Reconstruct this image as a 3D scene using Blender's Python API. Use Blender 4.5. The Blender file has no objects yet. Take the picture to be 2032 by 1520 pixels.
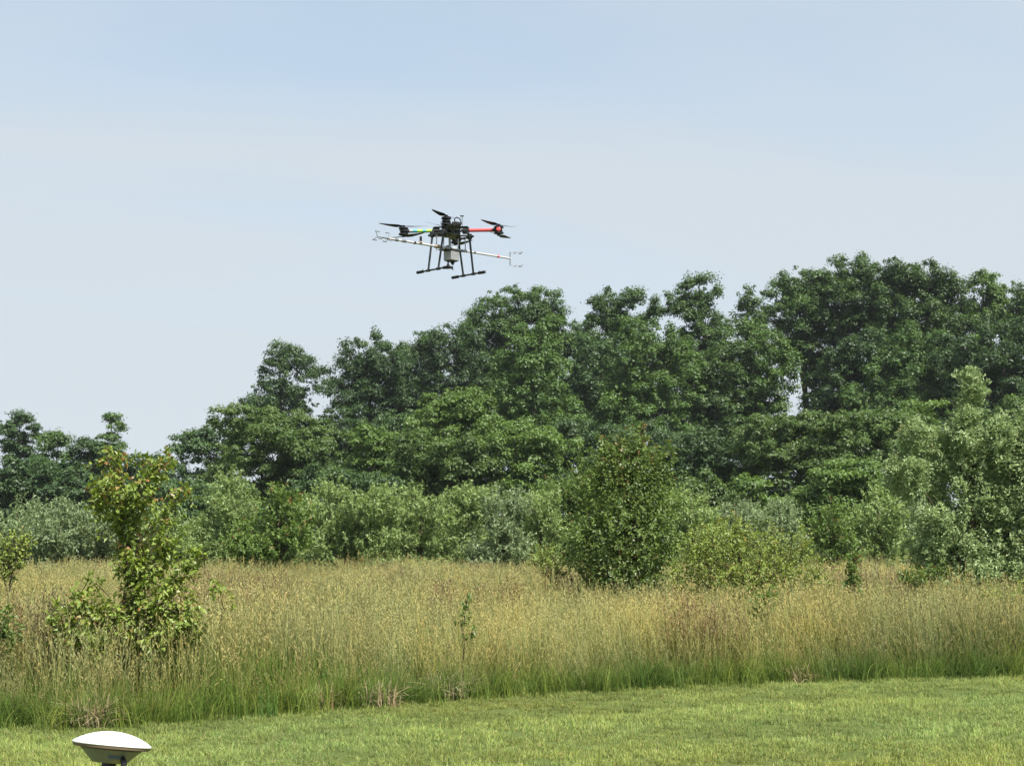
import bpy, math
import numpy as np
from mathutils import Vector, Matrix

S = bpy.context.scene
COL = S.collection
R = math.radians

# ------------------------------------------------------------------ camera
F = 2791.0                      # focal length in photo pixels (photo is 2032 wide)
PITCH = math.atan(440 / F)      # true horizon sits at photo row 1200
EYE = 1.6
cam_d = bpy.data.cameras.new('camera')
cam_d.sensor_width = 36.0
cam_d.lens = 36.0 * F / 2032
cam_d.clip_start = 0.1
cam_d.clip_end = 6000
cam = bpy.data.objects.new('camera', cam_d)
COL.objects.link(cam)
cam.location = (0, 0, EYE)
cam.rotation_euler = (math.pi / 2 + PITCH, 0, 0)
S.camera = cam

# ------------------------------------------------------------------ sky, sun, exposure
SUN_EL, SUN_AZ = R(56), R(142)          # azimuth clockwise from +Y: right and a little behind the camera
w = bpy.data.worlds.new('World')
S.world = w
w.use_nodes = True
nt = w.node_tree
nt.nodes.clear()


def node(tree, typ, **kw):
    n = tree.nodes.new(typ)
    for k, v in kw.items():
        setattr(n, k, v)
    return n


def lk(tree, a, b):
    tree.links.new(a, b)


def ramp(tree, stops):
    r = node(tree, 'ShaderNodeValToRGB')
    e = r.color_ramp.elements
    while len(e) < len(stops):
        e.new(0.5)
    for el, (p, c) in zip(e, stops):
        el.position = p
        el.color = (c, c, c, 1) if not hasattr(c, '__len__') else (*c, 1)
    return r


def mathn(tree, op, a, b=None):
    n = node(tree, 'ShaderNodeMath', operation=op)
    for i, v in enumerate((a, b)):
        if v is None:
            continue
        if isinstance(v, (int, float)):
            n.inputs[i].default_value = v
        else:
            lk(tree, v, n.inputs[i])
    return n.outputs[0]


sky = node(nt, 'ShaderNodeTexSky', sky_type='NISHITA')
sky.sun_disc = False
sky.sun_elevation = SUN_EL
sky.sun_rotation = SUN_AZ
sky.altitude = 50
sky.air_density = 1.0
sky.dust_density = 0.7
sky.ozone_density = 0.25
tc = node(nt, 'ShaderNodeTexCoord')
sep = node(nt, 'ShaderNodeSeparateXYZ')
lk(nt, tc.outputs['Generated'], sep.inputs[0])
zz = mathn(nt, 'ADD', mathn(nt, 'MAXIMUM', sep.outputs[2], 0.0), 0.16)
comb = node(nt, 'ShaderNodeCombineXYZ')
lk(nt, mathn(nt, 'DIVIDE', sep.outputs[0], zz), comb.inputs[0])
lk(nt, mathn(nt, 'DIVIDE', sep.outputs[1], zz), comb.inputs[1])
mp = node(nt, 'ShaderNodeMapping')              # thin high cloud drawn out along the wind
mp.vector_type = 'TEXTURE'
mp.inputs['Rotation'].default_value = (0, 0, R(14))
mp.inputs['Scale'].default_value = (2.4, 0.62, 1)
mp.inputs['Location'].default_value = (-2.6, 0.9, 0)
lk(nt, comb.outputs[0], mp.inputs['Vector'])
nz = node(nt, 'ShaderNodeTexNoise')
nz.inputs['Scale'].default_value = 0.85
nz.inputs['Detail'].default_value = 7
nz.inputs['Roughness'].default_value = 0.52
nz.inputs['Distortion'].default_value = 0.5
lk(nt, mp.outputs[0], nz.inputs['Vector'])
cr = ramp(nt, [(0.36, 0.52), (0.64, 0.96)])
lk(nt, nz.outputs['Fac'], cr.inputs[0])
mix = node(nt, 'ShaderNodeMix', data_type='RGBA')
lowz = mathn(nt, 'MULTIPLY_ADD', mathn(nt, 'MAXIMUM', sep.outputs[2], 0.0), -2.1)   # the veil thickens towards the horizon
nt.nodes[-1].inputs[2].default_value = 0.80
veil = mathn(nt, 'MINIMUM', mathn(nt, 'ADD', cr.outputs[0], mathn(nt, 'MAXIMUM', lowz, 0.0)), 0.97)
lk(nt, veil, mix.inputs[0])
wb = node(nt, 'ShaderNodeMix', data_type='RGBA', blend_type='MULTIPLY')      # the phone's cool white balance
wb.inputs[0].default_value = 1.0
wb.inputs[7].default_value = (1.25, 1.36, 1.28, 1)
lk(nt, sky.outputs[0], wb.inputs[6])
lk(nt, wb.outputs[2], mix.inputs[6])
mix.inputs[7].default_value = (3.82, 4.18, 4.50, 1)
bg = node(nt, 'ShaderNodeBackground')
bg.inputs['Strength'].default_value = 0.0875
lk(nt, mix.outputs[2], bg.inputs['Color'])
wo = node(nt, 'ShaderNodeOutputWorld')
lk(nt, bg.outputs[0], wo.inputs[0])

sun_d = bpy.data.lights.new('sun', 'SUN')
sun_d.energy = 5.0
sun_d.angle = R(0.6)
sun_d.color = (1.0, 0.955, 0.88)
sun = bpy.data.objects.new('sun', sun_d)
COL.objects.link(sun)
SUNV = Vector((math.sin(SUN_AZ) * math.cos(SUN_EL), math.cos(SUN_AZ) * math.cos(SUN_EL), math.sin(SUN_EL)))
sun.rotation_euler = SUNV.to_track_quat('Z', 'Y').to_euler()
sun.location = SUNV * 60

S.view_settings.view_transform = 'Standard'
S.view_settings.look = 'None'
S.view_settings.exposure = 1.0
S.view_settings.gamma = 1.0
S.view_settings.use_curve_mapping = False
S.render.engine = 'CYCLES'
cy = S.cycles
cy.max_bounces = 5
cy.diffuse_bounces = 3
cy.glossy_bounces = 2
cy.transmission_bounces = 3
cy.transparent_max_bounces = 4
cy.volume_bounces = 0
cy.caustics_reflective = False
cy.caustics_refractive = False
cy.use_denoising = True
cy.sample_clamp_indirect = 4.0

# ------------------------------------------------------------------ geometry of the place
CP, SP = math.cos(PITCH), math.sin(PITCH)


def at(px, py, d):
    """point on the photo ray through pixel (px, py) at distance d in front (world Y)"""
    u, v = (px - 1016) / F, (760 - py) / F
    k = d / (CP - v * SP)
    return np.array([u * k, d, EYE + (SP + v * CP) * k])


def mpx(d):
    return d / F / CP * 1.0


def ground_z(x, y):
    x = np.asarray(x, float)
    y = np.asarray(y, float)
    t = np.clip(y, -8, 140)
    z = 0.047 * t + 0.045 * np.clip(t - 58, 0, None)
    z = z + 0.035 * np.sin(x * 0.31 + 1.0) * np.sin(y * 0.23 + 0.4) * np.clip((y - 6) / 10, 0, 1)
    return z


def ground_hit(px, py):
    d = 12.0
    for _ in range(40):
        p = at(px, py, d)
        slope = (at(px, py, 1)[2] - EYE)
        gz = ground_z(p[0], d)
        d = d + (p[2] - gz) / (0.047 - slope) * 0.6
    return at(px, py, d)


EDGE = np.array([ground_hit(a, b)[:2] for a, b in
                 ((0, 1444), (170, 1440), (300, 1436), (640, 1410), (900, 1388), (1016, 1380), (1400, 1360), (1720, 1348), (2032, 1340))])
EX = np.concatenate([[-14, -8], EDGE[:, 0], [12, 20]])
EYY = np.concatenate([[EDGE[0, 1] - 2.2, EDGE[0, 1] - 0.9], EDGE[:, 1], [EDGE[-1, 1] + 1.6, EDGE[-1, 1] + 4.0]])


def edge_y(x):
    return np.interp(x, EX, EYY)


def vnoise(x, y, seed=0):
    """smooth value noise, about -1..1"""
    rng = np.random.default_rng(seed)
    g = rng.random((64, 64))
    xi = np.floor(x).astype(int)
    yi = np.floor(y).astype(int)
    fx, fy = x - xi, y - yi
    fx = fx * fx * (3 - 2 * fx)
    fy = fy * fy * (3 - 2 * fy)
    a = g[xi % 64, yi % 64]
    b = g[(xi + 1) % 64, yi % 64]
    c = g[xi % 64, (yi + 1) % 64]
    d = g[(xi + 1) % 64, (yi + 1) % 64]
    return ((a * (1 - fx) + b * fx) * (1 - fy) + (c * (1 - fx) + d * fx) * fy) * 2 - 1


# ------------------------------------------------------------------ object helpers
def tag(o, label=None, cat=None, group=None, kind=None):
    for k, v in (('label', label), ('category', cat), ('group', group), ('kind', kind)):
        if v:
            o[k] = v
    return o


def thing(name, loc, label, cat, group=None):
    o = bpy.data.objects.new(name, None)
    o.empty_display_size = 0.2
    COL.objects.link(o)
    o.location = loc
    return tag(o, label, cat, group)


def link_mesh(name, me, mats, parent=None, loc=None, rot=None):
    o = bpy.data.objects.new(name, me)
    COL.objects.link(o)
    for m in (mats if isinstance(mats, (list, tuple)) else [mats]):
        if m and m.name not in [x.name for x in me.materials if x]:
            me.materials.append(m)
    if parent is not None:
        o.parent = parent
    if loc is not None:
        o.location = loc
    if rot is not None:
        o.rotation_euler = rot
    return o


def np_mesh(name, V, tris, attrs=None, smooth=False, mat_idx=None):
    """triangle mesh straight from numpy arrays; attrs are per-vertex floats or colours"""
    me = bpy.data.meshes.new(name)
    V = np.ascontiguousarray(V, dtype=np.float32)
    tris = np.ascontiguousarray(tris, dtype=np.int32)
    me.vertices.add(len(V))
    me.vertices.foreach_set('co', V.ravel())
    me.loops.add(tris.size)
    me.loops.foreach_set('vertex_index', tris.ravel())
    me.polygons.add(len(tris))
    me.polygons.foreach_set('loop_start', np.arange(0, tris.size, 3, dtype=np.int32))
    if smooth:
        me.polygons.foreach_set('use_smooth', np.ones(len(tris), dtype=bool))
    else:
        me.polygons.foreach_set('use_smooth', np.zeros(len(tris), dtype=bool))
    if mat_idx is not None:
        me.polygons.foreach_set('material_index', np.ascontiguousarray(mat_idx, dtype=np.int32))
    for k, a in (attrs or {}).items():
        a = np.ascontiguousarray(a, dtype=np.float32)
        if a.ndim == 1:
            at_ = me.attributes.new(k, 'FLOAT', 'POINT')
            at_.data.foreach_set('value', a)
        else:
            at_ = me.attributes.new(k, 'FLOAT_COLOR', 'POINT')
            at_.data.foreach_set('color', a.ravel())
    me.update(calc_edges=True)
    me.validate()
    return me


class MB:
    """collects solid pieces into one mesh"""

    def __init__(self):
        self.v, self.f, self.n = [], [], 0

    def add(self, V, Fc):
        self.v.append(np.asarray(V, float))
        self.f += [tuple(i + self.n for i in f) for f in Fc]
        self.n += len(V)
        return self

    def box(self, c, s, M=None, bev=0.0):
        x, y, z = np.array(s) / 2.0
        b = min(bev, x * .9, y * .9, z * .9)
        if b <= 0:
            V = np.array([[i * x, j * y, k * z] for k in (-1, 1) for j in (-1, 1) for i in (-1, 1)])
            Fc = [(0, 2, 3, 1), (4, 5, 7, 6), (0, 1, 5, 4), (2, 6, 7, 3), (0, 4, 6, 2), (1, 3, 7, 5)]
        else:
            ring = [(x - b, y), (x, y - b), (x, -y + b), (x - b, -y), (-x + b, -y), (-x, -y + b), (-x, y - b), (-x + b, y)]
            V, Fc = [], []
            for zz_, k in ((-z, 1 - b / max(x, y)), (-z + b, 1), (z - b, 1), (z, 1 - b / max(x, y))):
                for p in ring:
                    V.append((p[0] * k, p[1] * k, zz_))
            for r in range(3):
                for i in range(8):
                    j = (i + 1) % 8
                    Fc.append((r * 8 + j, r * 8 + i, r * 8 + 8 + i, r * 8 + 8 + j))
            Fc.append(tuple(range(0, 8)))
            Fc.append(tuple(range(31, 23, -1)))
            V = np.array(V)
        if M is not None:
            V = V @ np.array(M).T
        return self.add(V + np.array(c), Fc)

    def tube(self, pts, rad, n=8, caps=True):
        pts = np.asarray(pts, float)
        rad = np.broadcast_to(np.asarray(rad, float), (len(pts),))
        V = []
        prev = None
        for i, p in enumerate(pts):
            t = pts[min(i + 1, len(pts) - 1)] - pts[max(i - 1, 0)]
            t = t / (np.linalg.norm(t) + 1e-9)
            a = np.array([0, 0, 1.0]) if abs(t[2]) < 0.9 else np.array([1.0, 0, 0])
            if prev is not None:
                a = prev
            b = np.cross(t, a)
            b /= np.linalg.norm(b) + 1e-9
            c = np.cross(b, t)
            prev = c
            for k in range(n):
                an = 2 * math.pi * k / n
                V.append(p + rad[i] * (math.cos(an) * b + math.sin(an) * c))
        Fc = []
        for i in range(len(pts) - 1):
            for k in range(n):
                j = (k + 1) % n
                Fc.append((i * n + k, i * n + j, i * n + n + j, i * n + n + k))
        if caps:
            Fc.append(tuple(range(n - 1, -1, -1)))
            Fc.append(tuple(range((len(pts) - 1) * n, len(pts) * n)))
        return self.add(V, Fc)

    def lathe(self, prof, c=(0, 0, 0), n=24, lump=None):
        """profile [(r, z)] turned about Z"""
        V = []
        for r_, z_ in prof:
            for k in range(n):
                an = 2 * math.pi * k / n
                q = r_ * (1 + (lump(an) if lump else 0))
                V.append((c[0] + q * math.cos(an), c[1] + q * math.sin(an), c[2] + z_))
        Fc = []
        for i in range(len(prof) - 1):
            for k in range(n):
                j = (k + 1) % n
                Fc.append((i * n + k, i * n + j, i * n + n + j, i * n + n + k))
        Fc.append(tuple(range(n - 1, -1, -1)))
        Fc.append(tuple(range((len(prof) - 1) * n, len(prof) * n)))
        return self.add(V, Fc)

    def mesh(self, name, smooth=False):
        me = bpy.data.meshes.new(name)
        me.from_pydata(np.concatenate(self.v).tolist(), [], self.f)
        if smooth:
            me.polygons.foreach_set('use_smooth', np.ones(len(me.polygons), dtype=bool))
            try:
                me.set_sharp_from_angle(angle=R(38))
            except Exception:
                pass
        me.update()
        return me

    def build(self, name, mat, parent=None, smooth=False, **kw):
        return link_mesh(name, self.mesh(name, smooth), mat, parent, **kw)


# ------------------------------------------------------------------ materials
def new_mat(name):
    m = bpy.data.materials.new(name)
    m.use_nodes = True
    m.node_tree.nodes.clear()
    return m, m.node_tree


def hard_mat(name, col, rough=0.5, metal=0.0, var=0.12, scale=30.0, bump=0.0, spec=0.5):
    m, t = new_mat(name)
    p = node(t, 'ShaderNodeBsdfPrincipled')
    o = node(t, 'ShaderNodeOutputMaterial')
    lk(t, p.outputs[0], o.inputs[0])
    tcn = node(t, 'ShaderNodeTexCoord')
    n = node(t, 'ShaderNodeTexNoise')
    n.inputs['Scale'].default_value = scale
    n.inputs['Detail'].default_value = 4
    lk(t, tcn.outputs['Object'], n.inputs['Vector'])
    hi = tuple(min(1, c * (1 + var)) for c in col)
    lo = tuple(c * (1 - var) for c in col)
    r = ramp(t, [(0.3, lo), (0.7, hi)])
    lk(t, n.outputs['Fac'], r.inputs[0])
    lk(t, r.outputs[0], p.inputs['Base Color'])
    rr = ramp(t, [(0.3, max(0.02, rough - 0.08)), (0.7, min(1, rough + 0.08))])
    lk(t, n.outputs['Fac'], rr.inputs[0])
    lk(t, rr.outputs[0], p.inputs['Roughness'])
    p.inputs['Metallic'].default_value = metal
    p.inputs['Specular IOR Level'].default_value = spec
    if bump:
        b = node(t, 'ShaderNodeBump')
        b.inputs['Strength'].default_value = bump
        b.inputs['Distance'].default_value = 0.01
        lk(t, n.outputs['Fac'], b.inputs['Height'])
        lk(t, b.outputs[0], p.inputs['Normal'])
    return m


def leaf_mat(name, lo, hi, young=None, trans=0.35, gloss=0.02, rough=0.5, huevar=0.12):
    """leaf: colour varies leaf by leaf ('tone'), tree by tree (object random), young shoots take their own colour"""
    m, t = new_mat(name)
    a = node(t, 'ShaderNodeAttribute', attribute_name='tone')
    r = ramp(t, [(0.0, lo), (1.0, hi)])
    lk(t, a.outputs['Fac'], r.inputs[0])
    oi = node(t, 'ShaderNodeObjectInfo')
    hsv = node(t, 'ShaderNodeHueSaturation')
    lk(t, r.outputs[0], hsv.inputs['Color'])
    lk(t, mathn(t, 'MULTIPLY_ADD', oi.outputs['Random'], 0.0), hsv.inputs['Hue'])
    hsv.inputs['Hue'].default_value = 0.5
    for l in list(hsv.inputs['Hue'].links):
        t.links.remove(l)
    v = node(t, 'ShaderNodeMapRange')
    v.inputs['To Min'].default_value = 1 - huevar
    v.inputs['To Max'].default_value = 1 + huevar
    lk(t, oi.outputs['Random'], v.inputs['Value'])
    lk(t, v.outputs[0], hsv.inputs['Value'])
    col = hsv.outputs[0]
    if young:
        ya = node(t, 'ShaderNodeAttribute', attribute_name='young')
        mx = node(t, 'ShaderNodeMix', data_type='RGBA')
        lk(t, ya.outputs['Fac'], mx.inputs[0])
        lk(t, col, mx.inputs[6])
        mx.inputs[7].default_value = (*young, 1)
        col = mx.outputs[2]
    d = node(t, 'ShaderNodeBsdfDiffuse')
    lk(t, col, d.inputs[0])
    tr = node(t, 'ShaderNodeBsdfTranslucent')
    hs2 = node(t, 'ShaderNodeHueSaturation')
    hs2.inputs['Hue'].default_value = 0.485
    hs2.inputs['Saturation'].default_value = 1.15
    hs2.inputs['Value'].default_value = 1.15
    lk(t, col, hs2.inputs['Color'])
    lk(t, hs2.outputs[0], tr.inputs[0])
    m1 = node(t, 'ShaderNodeMixShader')
    m1.inputs[0].default_value = trans
    lk(t, d.outputs[0], m1.inputs[1])
    lk(t, tr.outputs[0], m1.inputs[2])
    g = node(t, 'ShaderNodeBsdfGlossy')
    g.inputs['Roughness'].default_value = rough
    g.inputs['Color'].default_value = (1, 1, 1, 1)
    m2 = node(t, 'ShaderNodeMixShader')
    m2.inputs[0].default_value = gloss
    lk(t, m1.outputs[0], m2.inputs[1])
    lk(t, g.outputs[0], m2.inputs[2])
    o = node(t, 'ShaderNodeOutputMaterial')
    lk(t, m2.outputs[0], o.inputs[0])
    return m


def grass_mat(name, trans=0.3):
    """blade colour is stored on the blades; each tuft is tinted a little on its own"""
    m, t = new_mat(name)
    a = node(t, 'ShaderNodeAttribute', attribute_name='blade')
    ti = node(t, 'ShaderNodeAttribute', attribute_name='tint', attribute_type='INSTANCER')
    mul = node(t, 'ShaderNodeMix', data_type='RGBA', blend_type='MULTIPLY')
    mul.inputs[0].default_value = 1
    lk(t, a.outputs['Color'], mul.inputs[6])
    lk(t, ti.outputs['Color'], mul.inputs[7])
    d = node(t, 'ShaderNodeBsdfDiffuse')
    tr = node(t, 'ShaderNodeBsdfTranslucent')
    lk(t, mul.outputs[2], d.inputs[0])
    lk(t, mul.outputs[2], tr.inputs[0])
    mx = node(t, 'ShaderNodeMixShader')
    mx.inputs[0].default_value = trans
    lk(t, d.outputs[0], mx.inputs[1])
    lk(t, tr.outputs[0], mx.inputs[2])
    o = node(t, 'ShaderNodeOutputMaterial')
    lk(t, mx.outputs[0], o.inputs[0])
    return m


def ground_mat():
    m, t = new_mat('turf_ground')
    tcn = node(t, 'ShaderNodeTexCoord')
    n1 = node(t, 'ShaderNodeTexNoise')
    n1.inputs['Scale'].default_value = 0.7
    n1.inputs['Detail'].default_value = 5
    n2 = node(t, 'ShaderNodeTexNoise')
    n2.inputs['Scale'].default_value = 28
    n2.inputs['Detail'].default_value = 6
    lk(t, tcn.outputs['Object'], n1.inputs['Vector'])
    lk(t, tcn.outputs['Object'], n2.inputs['Vector'])
    r1 = ramp(t, [(0.3, (0.06, 0.085, 0.02)), (0.7, (0.095, 0.105, 0.032))])
    r2 = ramp(t, [(0.3, (0.04, 0.05, 0.016)), (0.7, (0.11, 0.15, 0.035))])
    lk(t, n1.outputs['Fac'], r1.inputs[0])
    lk(t, n2.outputs['Fac'], r2.inputs[0])
    mx = node(t, 'ShaderNodeMix', data_type='RGBA')
    mx.inputs[0].default_value = 0.5
    lk(t, r1.outputs[0], mx.inputs[6])
    lk(t, r2.outputs[0], mx.inputs[7])
    p = node(t, 'ShaderNodeBsdfPrincipled')
    p.inputs['Roughness'].default_value = 0.95
    p.inputs['Specular IOR Level'].default_value = 0.1
    lk(t, mx.outputs[2], p.inputs['Base Color'])
    b = node(t, 'ShaderNodeBump')
    b.inputs['Strength'].default_value = 0.5
    b.inputs['Distance'].default_value = 0.03
    lk(t, n2.outputs['Fac'], b.inputs['Height'])
    lk(t, b.outputs[0], p.inputs['Normal'])
    o = node(t, 'ShaderNodeOutputMaterial')
    lk(t, p.outputs[0], o.inputs[0])
    return m


def bark_mat(name, lo, hi):
    m, t = new_mat(name)
    tcn = node(t, 'ShaderNodeTexCoord')
    mpn = node(t, 'ShaderNodeMapping')
    mpn.inputs['Scale'].default_value = (6, 6, 1.2)
    lk(t, tcn.outputs['Object'], mpn.inputs[0])
    n = node(t, 'ShaderNodeTexNoise')
    n.inputs['Scale'].default_value = 3
    n.inputs['Detail'].default_value = 6
    lk(t, mpn.outputs[0], n.inputs['Vector'])
    r = ramp(t, [(0.35, lo), (0.65, hi)])
    lk(t, n.outputs['Fac'], r.inputs[0])
    p = node(t, 'ShaderNodeBsdfPrincipled')
    p.inputs['Roughness'].default_value = 0.9
    p.inputs['Specular IOR Level'].default_value = 0.15
    lk(t, r.outputs[0], p.inputs['Base Color'])
    b = node(t, 'ShaderNodeBump')
    b.inputs['Strength'].default_value = 0.6
    b.inputs['Distance'].default_value = 0.02
    lk(t, n.outputs['Fac'], b.inputs['Height'])
    lk(t, b.outputs[0], p.inputs['Normal'])
    o = node(t, 'ShaderNodeOutputMaterial')
    lk(t, p.outputs[0], o.inputs[0])
    return m


M = {
    'ground': ground_mat(),
    'grass': grass_mat('meadow_grass'),
    'bark': bark_mat('grey_bark', (0.045, 0.038, 0.03), (0.12, 0.105, 0.085)),
    'stem': bark_mat('brown_stem', (0.035, 0.028, 0.018), (0.09, 0.07, 0.045)),
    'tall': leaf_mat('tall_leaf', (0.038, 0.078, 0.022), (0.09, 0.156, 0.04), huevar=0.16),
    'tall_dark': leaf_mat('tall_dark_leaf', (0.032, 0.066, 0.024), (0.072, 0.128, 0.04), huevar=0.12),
    'tall_light': leaf_mat('tall_light_leaf', (0.052, 0.104, 0.026), (0.112, 0.188, 0.046), huevar=0.1),
    'sumac': leaf_mat('sumac_leaf', (0.054, 0.098, 0.027), (0.112, 0.172, 0.045), huevar=0.1),
    'sumac_light': leaf_mat('sumac_light_leaf', (0.072, 0.13, 0.03), (0.138, 0.218, 0.05), huevar=0.1),
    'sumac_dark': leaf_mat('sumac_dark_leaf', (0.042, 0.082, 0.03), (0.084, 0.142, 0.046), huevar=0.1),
    'willow': leaf_mat('grey_green_leaf', (0.15, 0.225, 0.072), (0.28, 0.37, 0.13), huevar=0.12, gloss=0.025),
    'willow_grey': leaf_mat('silver_green_leaf', (0.14, 0.205, 0.09), (0.262, 0.335, 0.16), huevar=0.1, gloss=0.03),
    'bush': leaf_mat('mid_green_leaf', (0.08, 0.145, 0.034), (0.17, 0.255, 0.062), young=(0.26, 0.12, 0.06), huevar=0.1),
    'pear': leaf_mat('glossy_pear_leaf', (0.036, 0.08, 0.02), (0.19, 0.265, 0.064), young=(0.24, 0.115, 0.05), gloss=0.022, rough=0.45, huevar=0.02),
    'sapling': leaf_mat('sapling_leaf', (0.085, 0.155, 0.03), (0.285, 0.355, 0.07), young=(0.36, 0.165, 0.085), gloss=0.022, rough=0.45, huevar=0.02),
    'yellow': leaf_mat('yellow_green_leaf', (0.15, 0.225, 0.05), (0.31, 0.375, 0.09), young=(0.34, 0.22, 0.05), huevar=0.06),
    'olive': leaf_mat('silvery_olive_leaf', (0.17, 0.255, 0.105), (0.35, 0.44, 0.205), young=(0.33, 0.32, 0.15), gloss=0.02, huevar=0.03),
    'carbon': hard_mat('black_carbon', (0.016, 0.017, 0.018), 0.42, 0.0, 0.3, 60),
    'rubber': hard_mat('black_foam', (0.012, 0.012, 0.012), 0.85, 0.0, 0.2, 80),
    'anod': hard_mat('dark_motor_metal', (0.03, 0.031, 0.034), 0.38, 0.7, 0.25, 50),
    'red': hard_mat('red_arm_tape', (0.72, 0.085, 0.095), 0.45, 0.0, 0.06, 20),
    'lime': hard_mat('lime_arm_tape', (0.42, 0.66, 0.10), 0.4, 0.0, 0.06, 20),
    'cyan': hard_mat('teal_arm_band', (0.10, 0.42, 0.46), 0.4, 0.0, 0.06, 20),
    'alu': hard_mat('grey_aluminium', (0.33, 0.335, 0.335), 0.5, 0.5, 0.06, 15),
    'boom': hard_mat('pale_grey_boom', (0.40, 0.395, 0.385), 0.5, 0.0, 0.06, 25),
    'steel': hard_mat('thin_steel', (0.32, 0.33, 0.34), 0.35, 0.8, 0.1, 40),
    'bronze': hard_mat('tan_clamp', (0.42, 0.33, 0.25), 0.5, 0.2, 0.1, 40),
    'white': hard_mat('white_radome_plastic', (0.74, 0.735, 0.71), 0.4, 0.0, 0.015, 12),
    'rim': hard_mat('tan_grey_rim_seal', (0.17, 0.125, 0.085), 0.7, 0.0, 0.1, 30),
    'casing': hard_mat('grey_green_casing', (0.20, 0.205, 0.185), 0.5, 0.1, 0.06, 20),
    'yellowpaint': hard_mat('yellow_tripod_paint', (0.55, 0.38, 0.04), 0.5, 0.0, 0.1, 20),
    'label': hard_mat('dark_blue_label', (0.05, 0.09, 0.12), 0.4, 0.0, 0.05, 20),
}

# ------------------------------------------------------------------ the ground: one sheet to the horizon
xs = np.unique(np.concatenate([np.linspace(-900, -60, 18), np.linspace(-60, 60, 81), np.linspace(60, 900, 18)]))
ys = np.unique(np.concatenate([np.linspace(-60, -8, 6), np.linspace(-8, 60, 69), np.linspace(60, 160, 21), np.linspace(160, 1400, 16)]))
XX, YY = np.meshgrid(xs, ys)
GV = np.stack([XX.ravel(), YY.ravel(), ground_z(XX, YY).ravel()], 1)
nx = len(xs)
ii, jj = np.meshgrid(np.arange(nx - 1), np.arange(len(ys) - 1))
q = (jj * nx + ii).ravel()
GT = np.concatenate([np.stack([q, q + 1, q + nx + 1], 1), np.stack([q, q + nx + 1, q + nx], 1)])
g_ob = link_mesh('ground', np_mesh('ground', GV, GT, smooth=True), M['ground'])
tag(g_ob, 'grassy ground rising gently from the lawn to the woods', 'ground', kind='structure')


# ------------------------------------------------------------------ plants
def unit(a):
    return a / (np.linalg.norm(a, axis=-1, keepdims=True) + 1e-9)


def leaves(pos, direc, normal, length, width, tone, young=None, fold=0.25):
    """one folded leaf (two triangles along the midrib) per row"""
    direc = unit(direc)
    side = unit(np.cross(normal, direc))
    nrm = np.cross(direc, side)
    L = length[:, None]
    W = width[:, None]
    base = pos
    tip = pos + direc * L - nrm * (L * 0.12)
    mid = pos + direc * (L * 0.45)
    a = mid + side * (W * 0.5) + nrm * (W * fold)
    b = mid - side * (W * 0.5) + nrm * (W * fold)
    n = len(pos)
    V = np.stack([base, a, tip, b], 1).reshape(-1, 3)
    k = np.arange(n) * 4
    T = np.concatenate([np.stack([k, k + 2, k + 1], 1), np.stack([k, k + 3, k + 2], 1)])
    at_ = {'tone': np.repeat(tone, 4)}
    at_['young'] = np.repeat(young if young is not None else np.zeros(n), 4)
    return V, T, at_


def leaf_tris(pos, direc, normal, length, width, tone):
    """far foliage: one triangle per leaf spray"""
    direc = unit(direc)
    side = unit(np.cross(normal, direc))
    n = len(pos)
    V = np.stack([pos - side * (width * 0.5)[:, None], pos + side * (width * 0.5)[:, None], pos + direc * length[:, None]], 1).reshape(-1, 3)
    T = np.arange(n * 3).reshape(-1, 3)
    return V, T, {'tone': np.repeat(tone, 3), 'young': np.zeros(n * 3)}


def rand_dirs(rng, n):
    return unit(rng.normal(size=(n, 3)))


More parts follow.
